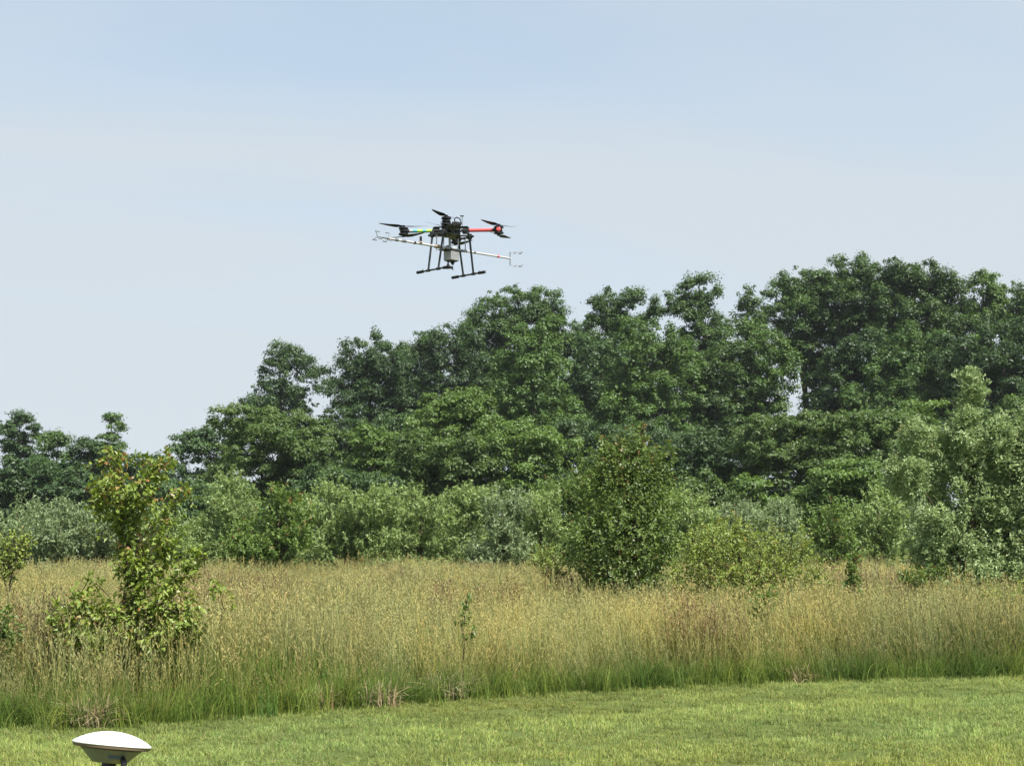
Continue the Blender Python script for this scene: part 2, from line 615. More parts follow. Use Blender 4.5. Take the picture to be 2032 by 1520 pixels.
def cloud_crown(rng, lobes, cr, per, leaf, flat=0.8, up=0.55, fill=1.0, ragged=0.12, droop=0.15):
    """crown of leaf clumps set through ellipsoid lobes. returns leaf arrays and clump centres"""
    C, Rr = [], []
    for (c, r) in lobes:
        area = 4 * math.pi * ((r[0] * r[2]) ** 1.6 * 2 / 3 + (r[0] * r[0]) ** 1.6 / 3) ** (1 / 1.6)
        n = max(5, int(area / (cr * cr * 2.3) * fill))
        d = rand_dirs(rng, n)
        rad = np.where(rng.random(n) < 0.78, rng.uniform(0.80, 1.0 + ragged, n), rng.uniform(0.3, 0.8, n))
        C.append(c + d * rad[:, None] * (r - cr * 0.3))
        Rr.append(cr * np.exp(np.clip(rng.normal(size=n) * 0.38, -0.8, 0.36)) * 0.84)
        m = int(n * 0.30)                       # small leafy sprigs that break the outline
        d = rand_dirs(rng, m)
        d[:, 2] = np.abs(d[:, 2]) * 1.1 - 0.25
        C.append(c + unit(d) * rng.uniform(0.94, 1.0 + 0.5 * cr / r.min(), m).clip(0.9, 1.12)[:, None] * r)
        Rr.append(cr * rng.uniform(0.28, 0.5, m))
    C = np.concatenate(C)
    Rr = np.concatenate(Rr)
    w_ = Rr ** 2
    cnt = np.maximum(8, (per * w_ / (cr * cr)).astype(int))
    idx = np.repeat(np.arange(len(C)), cnt)
    n = len(idx)
    d = rand_dirs(rng, n)
    d[:, 2] = np.where(d[:, 2] < -0.35, -d[:, 2] * 0.6, d[:, 2])
    d = unit(d)
    rr = rng.random(n) ** 0.5
    rad = Rr[idx] * np.where(rng.random(n) < 0.11, rng.uniform(1.0, 1.3, n), rr)
    sc = np.exp(rng.normal(size=(len(C), 3)) * 0.22) * np.array([1, 1, flat])
    pos = C[idx] + d * rad[:, None] * sc[idx]
    nrm = unit(d * 0.8 + np.array([0, 0, up]) + rng.normal(size=(n, 3)) * 0.30)
    direc = unit(np.cross(nrm, rng.normal(size=(n, 3))) + np.array([0, 0, -droop]))
    L = leaf[0] * rng.uniform(0.65, 1.35, n)
    W = leaf[1] * rng.uniform(0.7, 1.3, n)
    tone = np.clip(rng.random(len(C))[idx] * 0.55 + rng.random(n) * 0.45, 0, 1)
    return leaf_tris(pos, direc, nrm, L, W, tone), C


def shoot_crown(rng, lobes, dens, per, leaf, length=(0.5, 0.9), upward=0.55, inner=0.35, young_top=0.0, young_frac=0.08, sag=0.1, wild=0.3, up=0.45):
    """crown of leafy shoots growing outward through ellipsoid lobes"""
    B, T_ = [], []
    for (c, r) in lobes:
        area = 4 * math.pi * ((r[0] * r[2]) ** 1.6 * 2 / 3 + (r[0] * r[0]) ** 1.6 / 3) ** (1 / 1.6)
        n = max(6, int(area * dens))
        d = rand_dirs(rng, n)
        tipr = np.where(rng.random(n) < 0.7, rng.uniform(0.82, 1.05, n), rng.uniform(0.45, 0.85, n))
        tipr += np.where(rng.random(n) < 0.12, rng.uniform(0, 0.22, n), 0)
        tip = c + d * tipr[:, None] * r
        g = unit(d * np.array([1, 1, 0.7]) + np.array([0, 0, upward]) + rng.normal(size=(n, 3)) * wild)
        ln = rng.uniform(*length, n)
        B.append(tip - g * ln[:, None])
        T_.append(tip)
    B, T_ = np.concatenate(B), np.concatenate(T_)
    ns = len(B)
    ztop = max(c[2] + r[2] for c, r in lobes)
    zbot = min(c[2] - r[2] for c, r in lobes)
    isy = rng.random(ns) < (young_frac + young_top * np.clip(((T_[:, 2] - zbot) / (ztop - zbot) - 0.55) / 0.45, 0, 1))
    s_tone = rng.random(ns)
    idx = np.repeat(np.arange(ns), per)
    n = len(idx)
    t = np.tile(np.linspace(inner, 1.0, per), ns) + rng.normal(size=n) * 0.02
    ax = unit(T_ - B)[idx]
    bend = rng.normal(size=(ns, 3))[idx] * 0.06
    pos = B[idx] + (T_ - B)[idx] * t[:, None] + bend * (t * (1 - t))[:, None] * 4
    side = unit(np.cross(ax, rng.normal(size=(n, 3))))
    direc = unit(side * 0.8 + ax * (0.35 + 0.6 * np.clip(t - 0.8, 0, 1)[:, None] * 3) + np.array([0, 0, -sag]))
    nrm = unit(np.array([0, 0, 1.0]) * up + side * 0.1 + ax * 0.4 + rng.normal(size=(n, 3)) * 0.45)
    L = leaf[0] * rng.uniform(0.6, 1.25, n) * (1.05 - 0.35 * np.clip(t - 0.75, 0, 1) * 4)
    W = leaf[1] * rng.uniform(0.7, 1.25, n)
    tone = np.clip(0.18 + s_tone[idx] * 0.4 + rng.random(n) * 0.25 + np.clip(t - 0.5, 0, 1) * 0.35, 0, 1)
    yg = np.where(isy[idx], np.clip((t - 0.66) / 0.3, 0, 1), 0) * rng.uniform(0.5, 1.0, n)
    if leaf[2:]:
        v_, t_, a_ = leaf_tris(pos, direc, nrm, L, W, tone)
        a_['young'] = np.repeat(yg, 3)
        return (v_, t_, a_), (B, T_)
    return leaves(pos, direc, nrm, L, W, tone, yg), (B, T_)


def branch_mesh(rng, base, top, r0, limbs, name, extra=None):
    """tapered trunk with bent limbs to the given points"""
    mb = MB()
    base, top = np.array(base, float), np.array(top, float)
    k = 7
    t = np.linspace(0, 1, k)
    H = np.linalg.norm(top - base)
    path = base + (top - base) * t[:, None] + np.concatenate([[[0, 0, 0]], rng.normal(size=(k - 1, 3)) * H * 0.012 * np.array([1, 1, 0])])
    rad = r0 * (1 - 0.86 * t) * np.where(t == 0, 1.25, 1)
    mb.tube(path, rad, 8)
    for p in limbs:
        p = np.array(p, float)
        hz = np.clip((p[2] - base[2]) / (top[2] - base[2] + 1e-6), 0.05, 1.0)
        s = float(np.clip(hz - rng.uniform(0.12, 0.32), 0.12, 0.9))
        i = min(int(s * (k - 1)), k - 2)
        f = s * (k - 1) - i
        st = path[i] * (1 - f) + path[i + 1] * f
        rs = r0 * (1 - 0.86 * s) * 0.5
        m1 = st + (p - st) * 0.4 + np.array([0, 0, -0.02 * H * rng.random()]) + rng.normal(size=3) * 0.012 * H
        m2 = st + (p - st) * 0.75 + rng.normal(size=3) * 0.01 * H
        mb.tube([st, m1, m2, p], [rs, rs * 0.65, rs * 0.4, rs * 0.15], 5)
    for a, b, r_ in (extra or []):
        a, b = np.array(a), np.array(b)
        mb.tube([a, (a + b) / 2 + rng.normal(size=3) * 0.01, b], [r_, r_ * 0.8, r_ * 0.4], 4, caps=False)
    return mb.mesh(name, smooth=True)


def split_lobes(L, rng, k, size):
    out = []
    for c, r in L:
        dd = rand_dirs(rng, k)
        for q_ in unit(dd):
            f = size * rng.uniform(0.75, 1.2)
            out.append((c + q_ * r * (1.16 - f), r * f * np.array([1, 1, rng.uniform(0.8, 1.05)])))
        out.append((c - np.array([0, 0, r[2] * 0.1]), r * 0.78))
    return out


def lobes_at(lobes, d, rng, depth=1.0):
    out = []
    k = d / F / CP
    for lb in lobes:
        px, py, rx, ry = lb[:4]
        dd = d + (lb[4] if len(lb) > 4 else rng.uniform(-0.25, 0.25) * rx * k)
        c = at(px, py, dd)
        out.append((c, np.array([rx * k, rx * k * depth, ry * k])))
    return out


SEED = [100]


def plant(style, name, label, cat, d, lobes, mat, base_px=None, group=None, **o):
    """a tree or shrub whose crown lobes are given at photo pixels for distance d; trunk runs to the ground"""
    SEED[0] += 1
    rng = np.random.default_rng(SEED[0])
    sk = o.pop('skirt', None)
    if sk:                                   # foliage goes on below the named lobes, down towards the ground
        lobes = list(lobes)
        lowest = [l_ for l_ in lobes if not any(m_[1] > l_[1] + 8 and abs(m_[0] - l_[0]) < m_[2] for m_ in lobes)]
        for l_ in lowest:
            px_, py_, rx_, ry_ = l_[:4]
            while py_ + ry_ < sk:
                py_ += ry_ * 1.15
                px_ += rng.uniform(-0.2, 0.2) * rx_
                lobes.append((px_, py_, rx_ * rng.uniform(0.9, 1.1), ry_))
    L = lobes_at(lobes, d, rng, o.pop('depth', 1.0))
    heads = o.pop('heads', None)
    topc = max(L, key=lambda q_: q_[0][2] + q_[1][2])
    bx = at(base_px, 1000, d)[0] if base_px is not None else float(np.mean([c[0] for c, r in L]))
    gz = float(ground_z(bx, d))
    root = thing(name, (bx, d, gz), label, cat, group)
    off = np.array([bx, d, gz])
    L = [(c - off, r) for c, r in L]
    topz = topc[0] + np.array([0, 0, topc[1][2] * 0.6]) - off
    r0 = o.pop('trunk', None) or 0.017 * topz[2] + 0.03
    nl = o.pop('limbs', 14)
    bark = o.pop('bark', 'bark')
    if style == 'cloud':
        (V, T, A), C = cloud_crown(rng, L, **o)
        pick = C[rng.choice(len(C), min(nl, len(C)), replace=False)]
        extra = None
    else:
        if heads:
            L = split_lobes(L, rng, *heads)
        (V, T, A), (B, Tp) = shoot_crown(rng, L, **o)
        pick = B[rng.choice(len(B), min(nl, len(B)), replace=False)]
        sel = rng.choice(len(B), min(len(B), 220 if topz[2] > 1.2 else 0), replace=False)
        extra = [(B[i], Tp[i], 0.006 + 0.002 * r0) for i in sel]
    nv = 3 if style == 'cloud' or o['leaf'][2:] else 4
    W4 = V.reshape(-1, nv, 3)
    keep = W4[:, :, 2].min(1) > 0.02
    if not keep.all():
        kk = np.where(keep)[0]
        V = W4[kk].reshape(-1, 3)
        A = {a: b.reshape(-1, nv)[kk].ravel() for a, b in A.items()}
        k = np.arange(len(kk)) * nv
        T = np.arange(len(kk) * 3).reshape(-1, 3) if nv == 3 else np.concatenate([np.stack([k, k + 2, k + 1], 1), np.stack([k, k + 3, k + 2], 1)])
    link_mesh('trunk', branch_mesh(rng, (0, 0, -0.15), topz, r0, pick, 'trunk', extra), M[bark], root)
    cr_ = link_mesh('crown', np_mesh('crown', V, T, A), M[mat], root)
    cr_['kind'] = 'stuff'
    return root


G_T = 'tall trees of the wood'
TALL = dict(cr=0.66, per=230, leaf=(0.185, 0.15), flat=1.1, up=0.42, ragged=0.28, fill=0.70, limbs=16, skirt=890)


def tall(label, d, lobes, mat='tall', base=None, **k):
    o = dict(TALL)
    o.update(k)
    lobes = [(x_, y_ + 14, rx_ * 1.2, ry_ * 1.12) for x_, y_, rx_, ry_ in lobes]
    return plant('cloud', 'tall_tree', label, 'tree', d, lobes, mat, base, G_T, **o)


# far low trees at the left edge of the wood
LOW = dict(cr=0.60, per=190, leaf=(0.20, 0.155), flat=0.75, up=0.55, ragged=0.3, limbs=12, skirt=1040)


def low(label, d, lobes, mat='tall_dark', base=None, **k):
    o = dict(LOW)
    o.update(k)
    return plant('cloud', 'distant_tree', label, 'tree', d, lobes, mat, base, 'distant trees on the left', **o)


low('dark round-headed tree at the far left edge against the sky', 118, [(40, 850, 36, 26), (28, 890, 34, 30), (52, 930, 40, 40)], 'tall_dark', 40)
low('pale thin-leaved small tree second from the left edge of the skyline', 112, [(113, 885, 34, 32), (108, 935, 40, 36)], 'tall_light', 112, fill=0.75)
low('slim pointed tree third from the left on the skyline, above the sapling', 120, [(222, 850, 22, 26), (216, 888, 32, 26), (214, 930, 40, 36)], 'tall_light', 216)
low('short dark tree left of the slim pointed tree on the skyline', 108, [(178, 905, 34, 30), (172, 950, 42, 36)], 'tall_dark', 176)
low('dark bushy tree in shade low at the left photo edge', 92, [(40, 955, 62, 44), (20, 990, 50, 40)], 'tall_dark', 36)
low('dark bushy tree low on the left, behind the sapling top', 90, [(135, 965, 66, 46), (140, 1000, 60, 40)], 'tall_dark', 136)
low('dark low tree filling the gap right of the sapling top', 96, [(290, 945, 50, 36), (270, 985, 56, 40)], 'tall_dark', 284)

tall('lone ragged tree standing apart on the skyline left of the wood', 122, [(548, 700, 26, 30), (590, 705, 30, 28), (570, 745, 46, 44), (556, 790, 56, 40), (512, 805, 40, 24)], 'tall_dark', 566, cr=0.62, per=150, fill=0.72, ragged=0.35, limbs=24)
tall('broad domed tree at the left end of the wood', 120, [(738, 706, 52, 44), (698, 752, 50, 44), (770, 752, 62, 52), (716, 812, 60, 42), (800, 800, 52, 44)], 'tall_dark', 745, limbs=24)
tall('small-crowned tree between the domed tree and the dark wood', 124, [(838, 684, 34, 34), (826, 730, 38, 40), (812, 780, 30, 40)], 'tall', 830)
tall('dark rounded tree left of the highest middle tree', 118, [(908, 684, 46, 46), (898, 735, 52, 44), (925, 790, 60, 46)], 'tall_dark', 912)
tall('wide high tree behind the drone skids, crown top right of the skids', 126, [(1010, 612, 58, 46), (1072, 600, 38, 32), (968, 652, 46, 44), (1048, 665, 60, 50), (1100, 640, 18, 40)], 'tall', 1030)
tall('paler green full tree in front of the wide high tree', 108, [(1062, 690, 52, 56), (1048, 750, 62, 56), (1062, 815, 66, 54)], 'tall_light', 1060)
tall('thin sparse tree in the notch between two high crowns', 128, [(1152, 668, 30, 40), (1148, 730, 40, 60), (1140, 800, 46, 60)], 'tall', 1150, fill=0.75)
tall('upright tree with a flat bumpy top, right of the notch', 121, [(1205, 604, 30, 34), (1255, 612, 46, 42), (1225, 668, 56, 52)], 'tall', 1232)
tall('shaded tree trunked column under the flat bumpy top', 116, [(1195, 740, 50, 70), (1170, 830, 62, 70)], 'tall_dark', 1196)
tall('tall tree with spiky tip in the middle right of the wood', 119, [(1392, 572, 28, 30), (1362, 604, 36, 44), (1402, 638, 34, 40), (1388, 690, 52, 56)], 'tall', 1384, ragged=0.3)
tall('broad leafy tree below the spiky-tipped tree', 108, [(1290, 684, 62, 46), (1300, 752, 76, 64), (1278, 830, 80, 64)], 'tall_light', 1296)
tall('dense tree right below the spiky tip, left of the sky gap', 110, [(1424, 745, 52, 58), (1400, 820, 66, 60), (1452, 700, 30, 34)], 'tall', 1420)
tall('narrow finger-like tree left of the largest crowns', 122, [(1487, 582, 20, 28), (1480, 625, 20, 34), (1498, 640, 22, 30)], 'tall', 1488, cr=0.6, per=160, ragged=0.3)
tall('mid-height tree in front of the narrow finger-like tree', 111, [(1490, 690, 58, 44), (1520, 740, 46, 60), (1490, 800, 58, 56)], 'tall_light', 1500)
tall('high tree just above the sky gap, its trunk right of the gap', 124, [(1592, 560, 40, 36), (1552, 592, 36, 46), (1618, 590, 46, 46), (1580, 640, 58, 44), (1590, 690, 40, 28)], 'tall', 1606, trunk=0.42, skirt=None)
tall('highest crown of the wood, right of the sky gap', 123, [(1690, 548, 50, 42), (1660, 596, 52, 50), (1705, 620, 60, 56), (1650, 680, 50, 44)], 'tall', 1690)
tall('high broad crown second right of the sky gap', 121, [(1768, 548, 44, 38), (1800, 590, 62, 50), (1760, 630, 60, 56)], 'tall', 1776)
tall('sloping crown on the right shoulder of the highest trees', 119, [(1848, 552, 44, 34), (1876, 600, 42, 40), (1840, 640, 58, 50)], 'tall', 1852)
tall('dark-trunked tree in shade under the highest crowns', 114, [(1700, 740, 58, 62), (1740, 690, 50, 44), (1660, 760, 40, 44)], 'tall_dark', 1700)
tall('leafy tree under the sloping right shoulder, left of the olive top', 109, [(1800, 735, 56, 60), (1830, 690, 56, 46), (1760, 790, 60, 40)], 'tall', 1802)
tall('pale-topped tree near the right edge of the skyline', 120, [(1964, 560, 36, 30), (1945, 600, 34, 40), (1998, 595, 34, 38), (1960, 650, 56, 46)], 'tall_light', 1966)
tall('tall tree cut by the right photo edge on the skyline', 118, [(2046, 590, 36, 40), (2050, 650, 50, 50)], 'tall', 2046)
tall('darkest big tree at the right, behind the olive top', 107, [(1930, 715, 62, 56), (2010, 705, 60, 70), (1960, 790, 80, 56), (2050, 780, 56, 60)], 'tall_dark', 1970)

# middle storey: spreading layered small trees
G_M = 'layered small trees below the wood'
MID = dict(cr=0.50, per=165, leaf=(0.155, 0.105), flat=0.74, up=0.5, ragged=0.34, droop=0.3, limbs=16, skirt=1050)


def mid(label, d, lobes, mat='sumac', base=None, **k):
    o = dict(MID)
    o.update(k)
    return plant('cloud', 'layered_tree', label, 'tree', d, lobes, mat, base, G_M, **o)


mid('dark spreading tree right of the sapling, under the open sky', 84, [(385, 886, 36, 28), (432, 880, 40, 40), (390, 935, 66, 50), (410, 985, 70, 40)], 'sumac_dark', 400)
mid('big spreading layered tree with brownish top below the lone tree', 80, [(488, 842, 56, 34), (560, 850, 66, 32), (625, 870, 44, 40), (540, 900, 96, 50), (620, 925, 60, 46), (510, 960, 90, 44)], 'sumac', 556, limbs=30)
mid('dark green bush-like tree just right of the brownish spreading tree', 82, [(668, 850, 44, 34), (690, 905, 46, 44)], 'sumac_dark', 676)
mid('small bright tree between two spreading layered trees', 78, [(744, 880, 46, 34), (740, 935, 56, 44)], 'sumac_light', 742, flat=0.7)
mid('yellow-green domed tree below the middle of the wood', 79, [(902, 812, 66, 34), (950, 830, 44, 36), (880, 865, 80, 48)], 'sumac_light', 906, limbs=24)
mid('darker layered tree in front of the yellow-green domed tree', 74, [(870, 900, 78, 46), (925, 920, 70, 40), (850, 955, 66, 30)], 'sumac', 880)
mid('wide layered tree with flat bright top left of the dark pear bush', 76, [(1020, 880, 74, 36), (1085, 890, 50, 36), (1010, 935, 80, 36)], 'sumac_light', 1040)
mid('dark shrubby tree between layered trees, left of the domed one', 86, [(800, 850, 46, 34), (790, 905, 44, 46)], 'sumac_dark', 796)
mid('dark understorey tree directly left of the pear bush top', 84, [(1130, 890, 56, 50), (1150, 945, 60, 50)], 'sumac_dark', 1140)
mid('dark understorey tree directly behind the pear bush top', 88, [(1260, 880, 60, 44), (1310, 900, 50, 50), (1240, 940, 70, 44)], 'sumac_dark', 1270)
mid('dark layered tree right behind the pear bush', 80, [(1395, 895, 60, 42), (1350, 930, 50, 40), (1440, 925, 56, 40)], 'sumac_dark', 1396)
mid('long flat-topped layered tree below the sky gap', 78, [(1530, 856, 60, 32), (1600, 846, 52, 28), (1560, 900, 80, 40)], 'sumac', 1562)
mid('broad layered tree right of the sky gap with drooping tiers', 76, [(1690, 850, 66, 30), (1750, 838, 52, 28), (1700, 895, 84, 44), (1640, 905, 50, 34)], 'sumac', 1700, limbs=24)
mid('small layered tree with rounded top just left of the olive', 80, [(1838, 822, 44, 26), (1820, 870, 50, 40)], 'sumac_light', 1832)
mid('layered tree at the right edge behind the olive', 80, [(1990, 840, 52, 34), (2040, 850, 40, 60)], 'sumac', 2010)
mid('bright green bush below the drooping tiers on the right', 66, [(1660, 948, 54, 32), (1720, 955, 46, 34), (1640, 985, 60, 30)], 'sumac_light', 1680)
mid('dark tree in shade behind the left hedge end', 72, [(350, 985, 60, 42), (440, 1000, 60, 40)], 'sumac_dark', 390)
mid('dark low tree behind the middle hedge', 68, [(640, 965, 60, 36), (740, 975, 60, 34)], 'sumac_dark', 690)
mid('yellowish rounded bush right of the pear bush top', 62, [(1485, 968, 34, 26), (1500, 1000, 40, 30)], 'sumac_light', 1490, flat=0.8)
mid('green bush between pear bush and yellowish rounded bush', 64, [(1400, 970, 42, 32), (1440, 985, 34, 34)], 'sumac', 1416, flat=0.8)

# hedge of grey-green shrubs at the far side of the meadow
G_H = 'shrubs along the far side of the meadow'
HEDGE = dict(dens=13, per=14, leaf=(0.115, 0.048, 1), length=(0.3, 0.55), upward=0.8, inner=0.3, wild=0.30, limbs=14, trunk=0.07, bark='stem', up=0.55, heads=(8, 0.46), skirt=1140)


def hedge(label, d, lobes, mat='willow', base=None, **k):
    o = dict(HEDGE)
    o.update(k)
    lobes = [(x_, y_ - 12, rx_ * 1.2, ry_ * 1.08) for x_, y_, rx_, ry_ in lobes]
    return plant('shoot', 'hedge_shrub', label, 'shrub', d, lobes, mat, base, G_H, **o)


hedge('grey-green shrub at the left edge above the meadow', 46, [(30, 1062, 70, 60), (10, 1100, 60, 40)], 'willow_grey', 30)
hedge('grey-green shrub left of the sapling, second from the left edge', 45, [(120, 1052, 66, 52), (130, 1095, 66, 36)], 'willow_grey', 124)
hedge('grey-green shrub directly behind the sapling', 47, [(225, 1062, 62, 50), (230, 1100, 60, 36)], 'willow_grey', 226)
hedge('dull grey-green shrub just right of the sapling', 46, [(330, 1062, 62, 56), (340, 1100, 60, 34)], 'willow', 334)
hedge('tall feathery grey-green shrub at the hedge\'s left end', 48, [(470, 1000, 56, 56), (440, 1060, 66, 56)], 'willow', 456)
hedge('leafy mid-green bush with large leaves and reddish shoots in the hedge', 43, [(556, 1030, 58, 58), (530, 1080, 70, 44)], 'bush', 546, leaf=(0.12, 0.07, 1), per=12, young_top=0.12)
hedge('pale olive shrub in the left middle of the hedge', 47, [(652, 1012, 58, 50), (660, 1075, 64, 44)], 'willow', 656)
hedge('pale olive shrub with the highest rounded top in the hedge middle', 46, [(745, 1012, 62, 56), (736, 1076, 66, 44)], 'willow', 742)
hedge('pale olive shrub beside a dark hollow in the hedge middle', 47, [(840, 1024, 56, 50), (830, 1085, 50, 36)], 'willow', 836)
hedge('pale feathery shrub right of the hedge\'s dark hollow', 48, [(926, 1014, 54, 46), (920, 1072, 60, 46)], 'willow', 922)
hedge('grey shrub in the hedge two shrubs left of the pear bush', 46, [(1000, 1028, 50, 50), (990, 1085, 60, 36)], 'willow_grey', 996)
hedge('grey shrub in the hedge touching the pear bush on its left', 47, [(1076, 1020, 46, 46), (1070, 1082, 52, 36)], 'willow', 1072)
hedge('dark shaded shrub filling the gap behind the pear bush', 52, [(1110, 1000, 56, 60), (1190, 1010, 70, 60), (1120, 1070, 70, 50), (1290, 1020, 70, 60)], 'bush', 1170)
hedge('shrub showing just right of the pear bush, behind the yellow bush', 48, [(1372, 1020, 46, 42), (1380, 1074, 50, 40)], 'willow', 1376)
hedge('grey-green shrub behind the yellow bush top', 49, [(1462, 1032, 52, 36), (1466, 1080, 56, 40)], 'willow_grey', 1464)
hedge('silvery shrub right of the yellow bush top', 47, [(1545, 1040, 50, 48), (1556, 1086, 54, 36)], 'willow_grey', 1552)
hedge('dark-leaved round shrub behind the small meadow seedling', 45, [(1650, 1048, 48, 44), (1660, 1088, 46, 30)], 'bush', 1656, leaf=(0.10, 0.05, 1))
hedge('feathery grey-green shrub left of the olive\'s lower boughs', 46, [(1742, 1030, 52, 56), (1756, 1084, 56, 36)], 'willow', 1750)
hedge('grey-green shrub behind the olive tree\'s foot', 48, [(1842, 1050, 56, 54), (1850, 1090, 60, 34)], 'willow_grey', 1848)

# shrubs and young trees standing in the meadow
plant('shoot', 'pear_bush', 'dark glossy pear bush with reddish tips in the meadow, middle right', 'bush', 27,
      [(1276, 852, 8, 22), (1196, 868, 8, 20), (1150, 905, 10, 20), (1325, 885, 10, 18), (1262, 872, 20, 28), (1215, 890, 26, 34), (1255, 915, 66, 48), (1205, 930, 56, 48), (1300, 925, 44, 46), (1245, 985, 104, 72), (1240, 1055, 112, 74), (1175, 1085, 66, 54), (1300, 1090, 58, 48), (1235, 1130, 96, 40)], 'pear', 1240, skirt=1185,
      dens=34, per=11, leaf=(0.076, 0.046), length=(0.25, 0.55), upward=0.75, inner=0.2, young_top=0.22, young_frac=0.01, wild=0.4, limbs=26, trunk=0.09, bark='stem', sag=0.35)
plant('shoot', 'yellow_bush', 'yellow-green bush in the meadow right of the pear bush', 'bush', 24.5,
      [(1430, 1066, 74, 46), (1505, 1084, 76, 50), (1415, 1112, 74, 46), (1555, 1118, 66, 46), (1480, 1140, 96, 44), (1378, 1098, 34, 46), (1592, 1080, 24, 46), (1462, 1030, 16, 34), (1425, 1028, 12, 24), (1540, 1058, 12, 30), (1350, 1130, 26, 26), (1620, 1120, 22, 26)], 'yellow', 1475, skirt=1200,
      dens=25, per=12, leaf=(0.060, 0.034), length=(0.25, 0.6), upward=0.9, inner=0.15, young_frac=0.12, wild=0.6, limbs=18, trunk=0.05, bark='stem')
plant('shoot', 'yellow_bush', 'small yellow-leaved bush at the pear bush\'s left foot', 'bush', 27.5,
      [(1082, 1108, 34, 30), (1100, 1130, 30, 24)], 'yellow', 1090,
      dens=38, per=12, leaf=(0.062, 0.036), length=(0.2, 0.4), upward=0.6, inner=0.2, young_frac=0.06, limbs=10, trunk=0.03, bark='stem')
plant('shoot', 'olive_tree', 'silvery-leaved bushy olive tree at the right edge of the meadow', 'tree', 26.5,
      [(1922, 748, 15, 26), (1940, 772, 20, 28), (1926, 800, 34, 34), (1918, 838, 48, 40), (1906, 885, 78, 56), (1990, 880, 64, 66), (1815, 862, 36, 48), (1800, 945, 74, 46), (1895, 960, 96, 66), (2005, 985, 84, 80), (1880, 1035, 92, 52), (1990, 1080, 90, 66), (1930, 1130, 84, 44), (1850, 1095, 60, 44), (1900, 1090, 70, 50)], 'olive', 1925, skirt=1185,
      heads=(7, 0.5), dens=26, per=13, leaf=(0.088, 0.040), length=(0.22, 0.45), upward=0.6, inner=0.25, young_top=0.10, young_frac=0.03, wild=0.38, limbs=22, trunk=0.065, bark='stem')
plant('shoot', 'olive_bush', 'pale leafy bush cut off by the right photo edge', 'bush', 26,
      [(2050, 850, 30, 60), (2060, 960, 60, 90), (2050, 1080, 60, 70)], 'olive', 2052,
      dens=42, per=16, leaf=(0.085, 0.036), length=(0.3, 0.6), upward=0.6, inner=0.25, young_frac=0.03, limbs=14, trunk=0.08, bark='stem')
plant('shoot', 'weedy_bush', 'low dark leafy clump in the grass left of the olive\'s foot', 'bush', 24.5,
      [(1815, 1142, 40, 18), (1850, 1136, 28, 14)], 'pear', 1822,
      dens=40, per=10, leaf=(0.07, 0.04), length=(0.15, 0.3), upward=0.4, inner=0.2, limbs=6, trunk=0.02, bark='stem')
plant('shoot', 'weedy_bush', 'straggly yellow-green weeds at the right edge below the olive', 'bush', 20.5,
      [(1985, 1170, 44, 20), (2030, 1160, 30, 24)], 'yellow', 2000,
      dens=24, per=9, leaf=(0.06, 0.03), length=(0.2, 0.4), upward=0.9, inner=0.2, limbs=6, trunk=0.015, bark='stem', young_frac=0.08)
plant('shoot', 'yellow_bush', 'small yellow-green bush at the left photo edge above the grass', 'bush', 24,
      [(30, 1085, 34, 36), (14, 1115, 34, 30)], 'yellow', 24,
      dens=34, per=12, leaf=(0.066, 0.042), length=(0.2, 0.45), upward=0.6, inner=0.2, young_frac=0.06, limbs=10, trunk=0.03, bark='stem')
plant('shoot', 'weedy_bush', 'bright green low plant at the left edge in tall grass', 'bush', 13.9,
      [(8, 1226, 30, 28), (-20, 1240, 34, 34), (20, 1252, 22, 18)], 'bush', 2,
      dens=60, per=10, leaf=(0.07, 0.03), length=(0.15, 0.3), upward=0.6, inner=0.2, limbs=6, trunk=0.015, bark='stem')
plant('shoot', 'seedling', 'small upright seedling with yellow-orange top in the right meadow', 'young tree', 21.5,
      [(1693, 1108, 12, 12), (1692, 1135, 15, 20), (1694, 1160, 13, 14)], 'bush', 1694,
      dens=90, per=9, leaf=(0.07, 0.045), length=(0.1, 0.2), upward=0.6, inner=0.2, young_top=0.5, limbs=6, trunk=0.014, bark='stem')
plant('shoot', 'seedling', 'thin dark-leaved seedling in tan grass at the meadow centre', 'young tree', 15.4,
      [(925, 1190, 10, 16), (922, 1222, 15, 20), (930, 1250, 14, 16)], 'pear', 924,
      dens=60, per=7, leaf=(0.05, 0.03), length=(0.1, 0.18), upward=0.5, inner=0.2, young_top=0.2, limbs=6, trunk=0.012, bark='stem')
plant('shoot', 'seedling', 'low green seedling clump in front of the yellow-green bush', 'young tree', 18.5,
      [(1515, 1185, 26, 18), (1505, 1205, 24, 14)], 'bush', 1512,
      dens=60, per=9, leaf=(0.065, 0.04), length=(0.12, 0.25), upward=0.5, inner=0.2, young_frac=0.05, limbs=6, trunk=0.014, bark='stem')
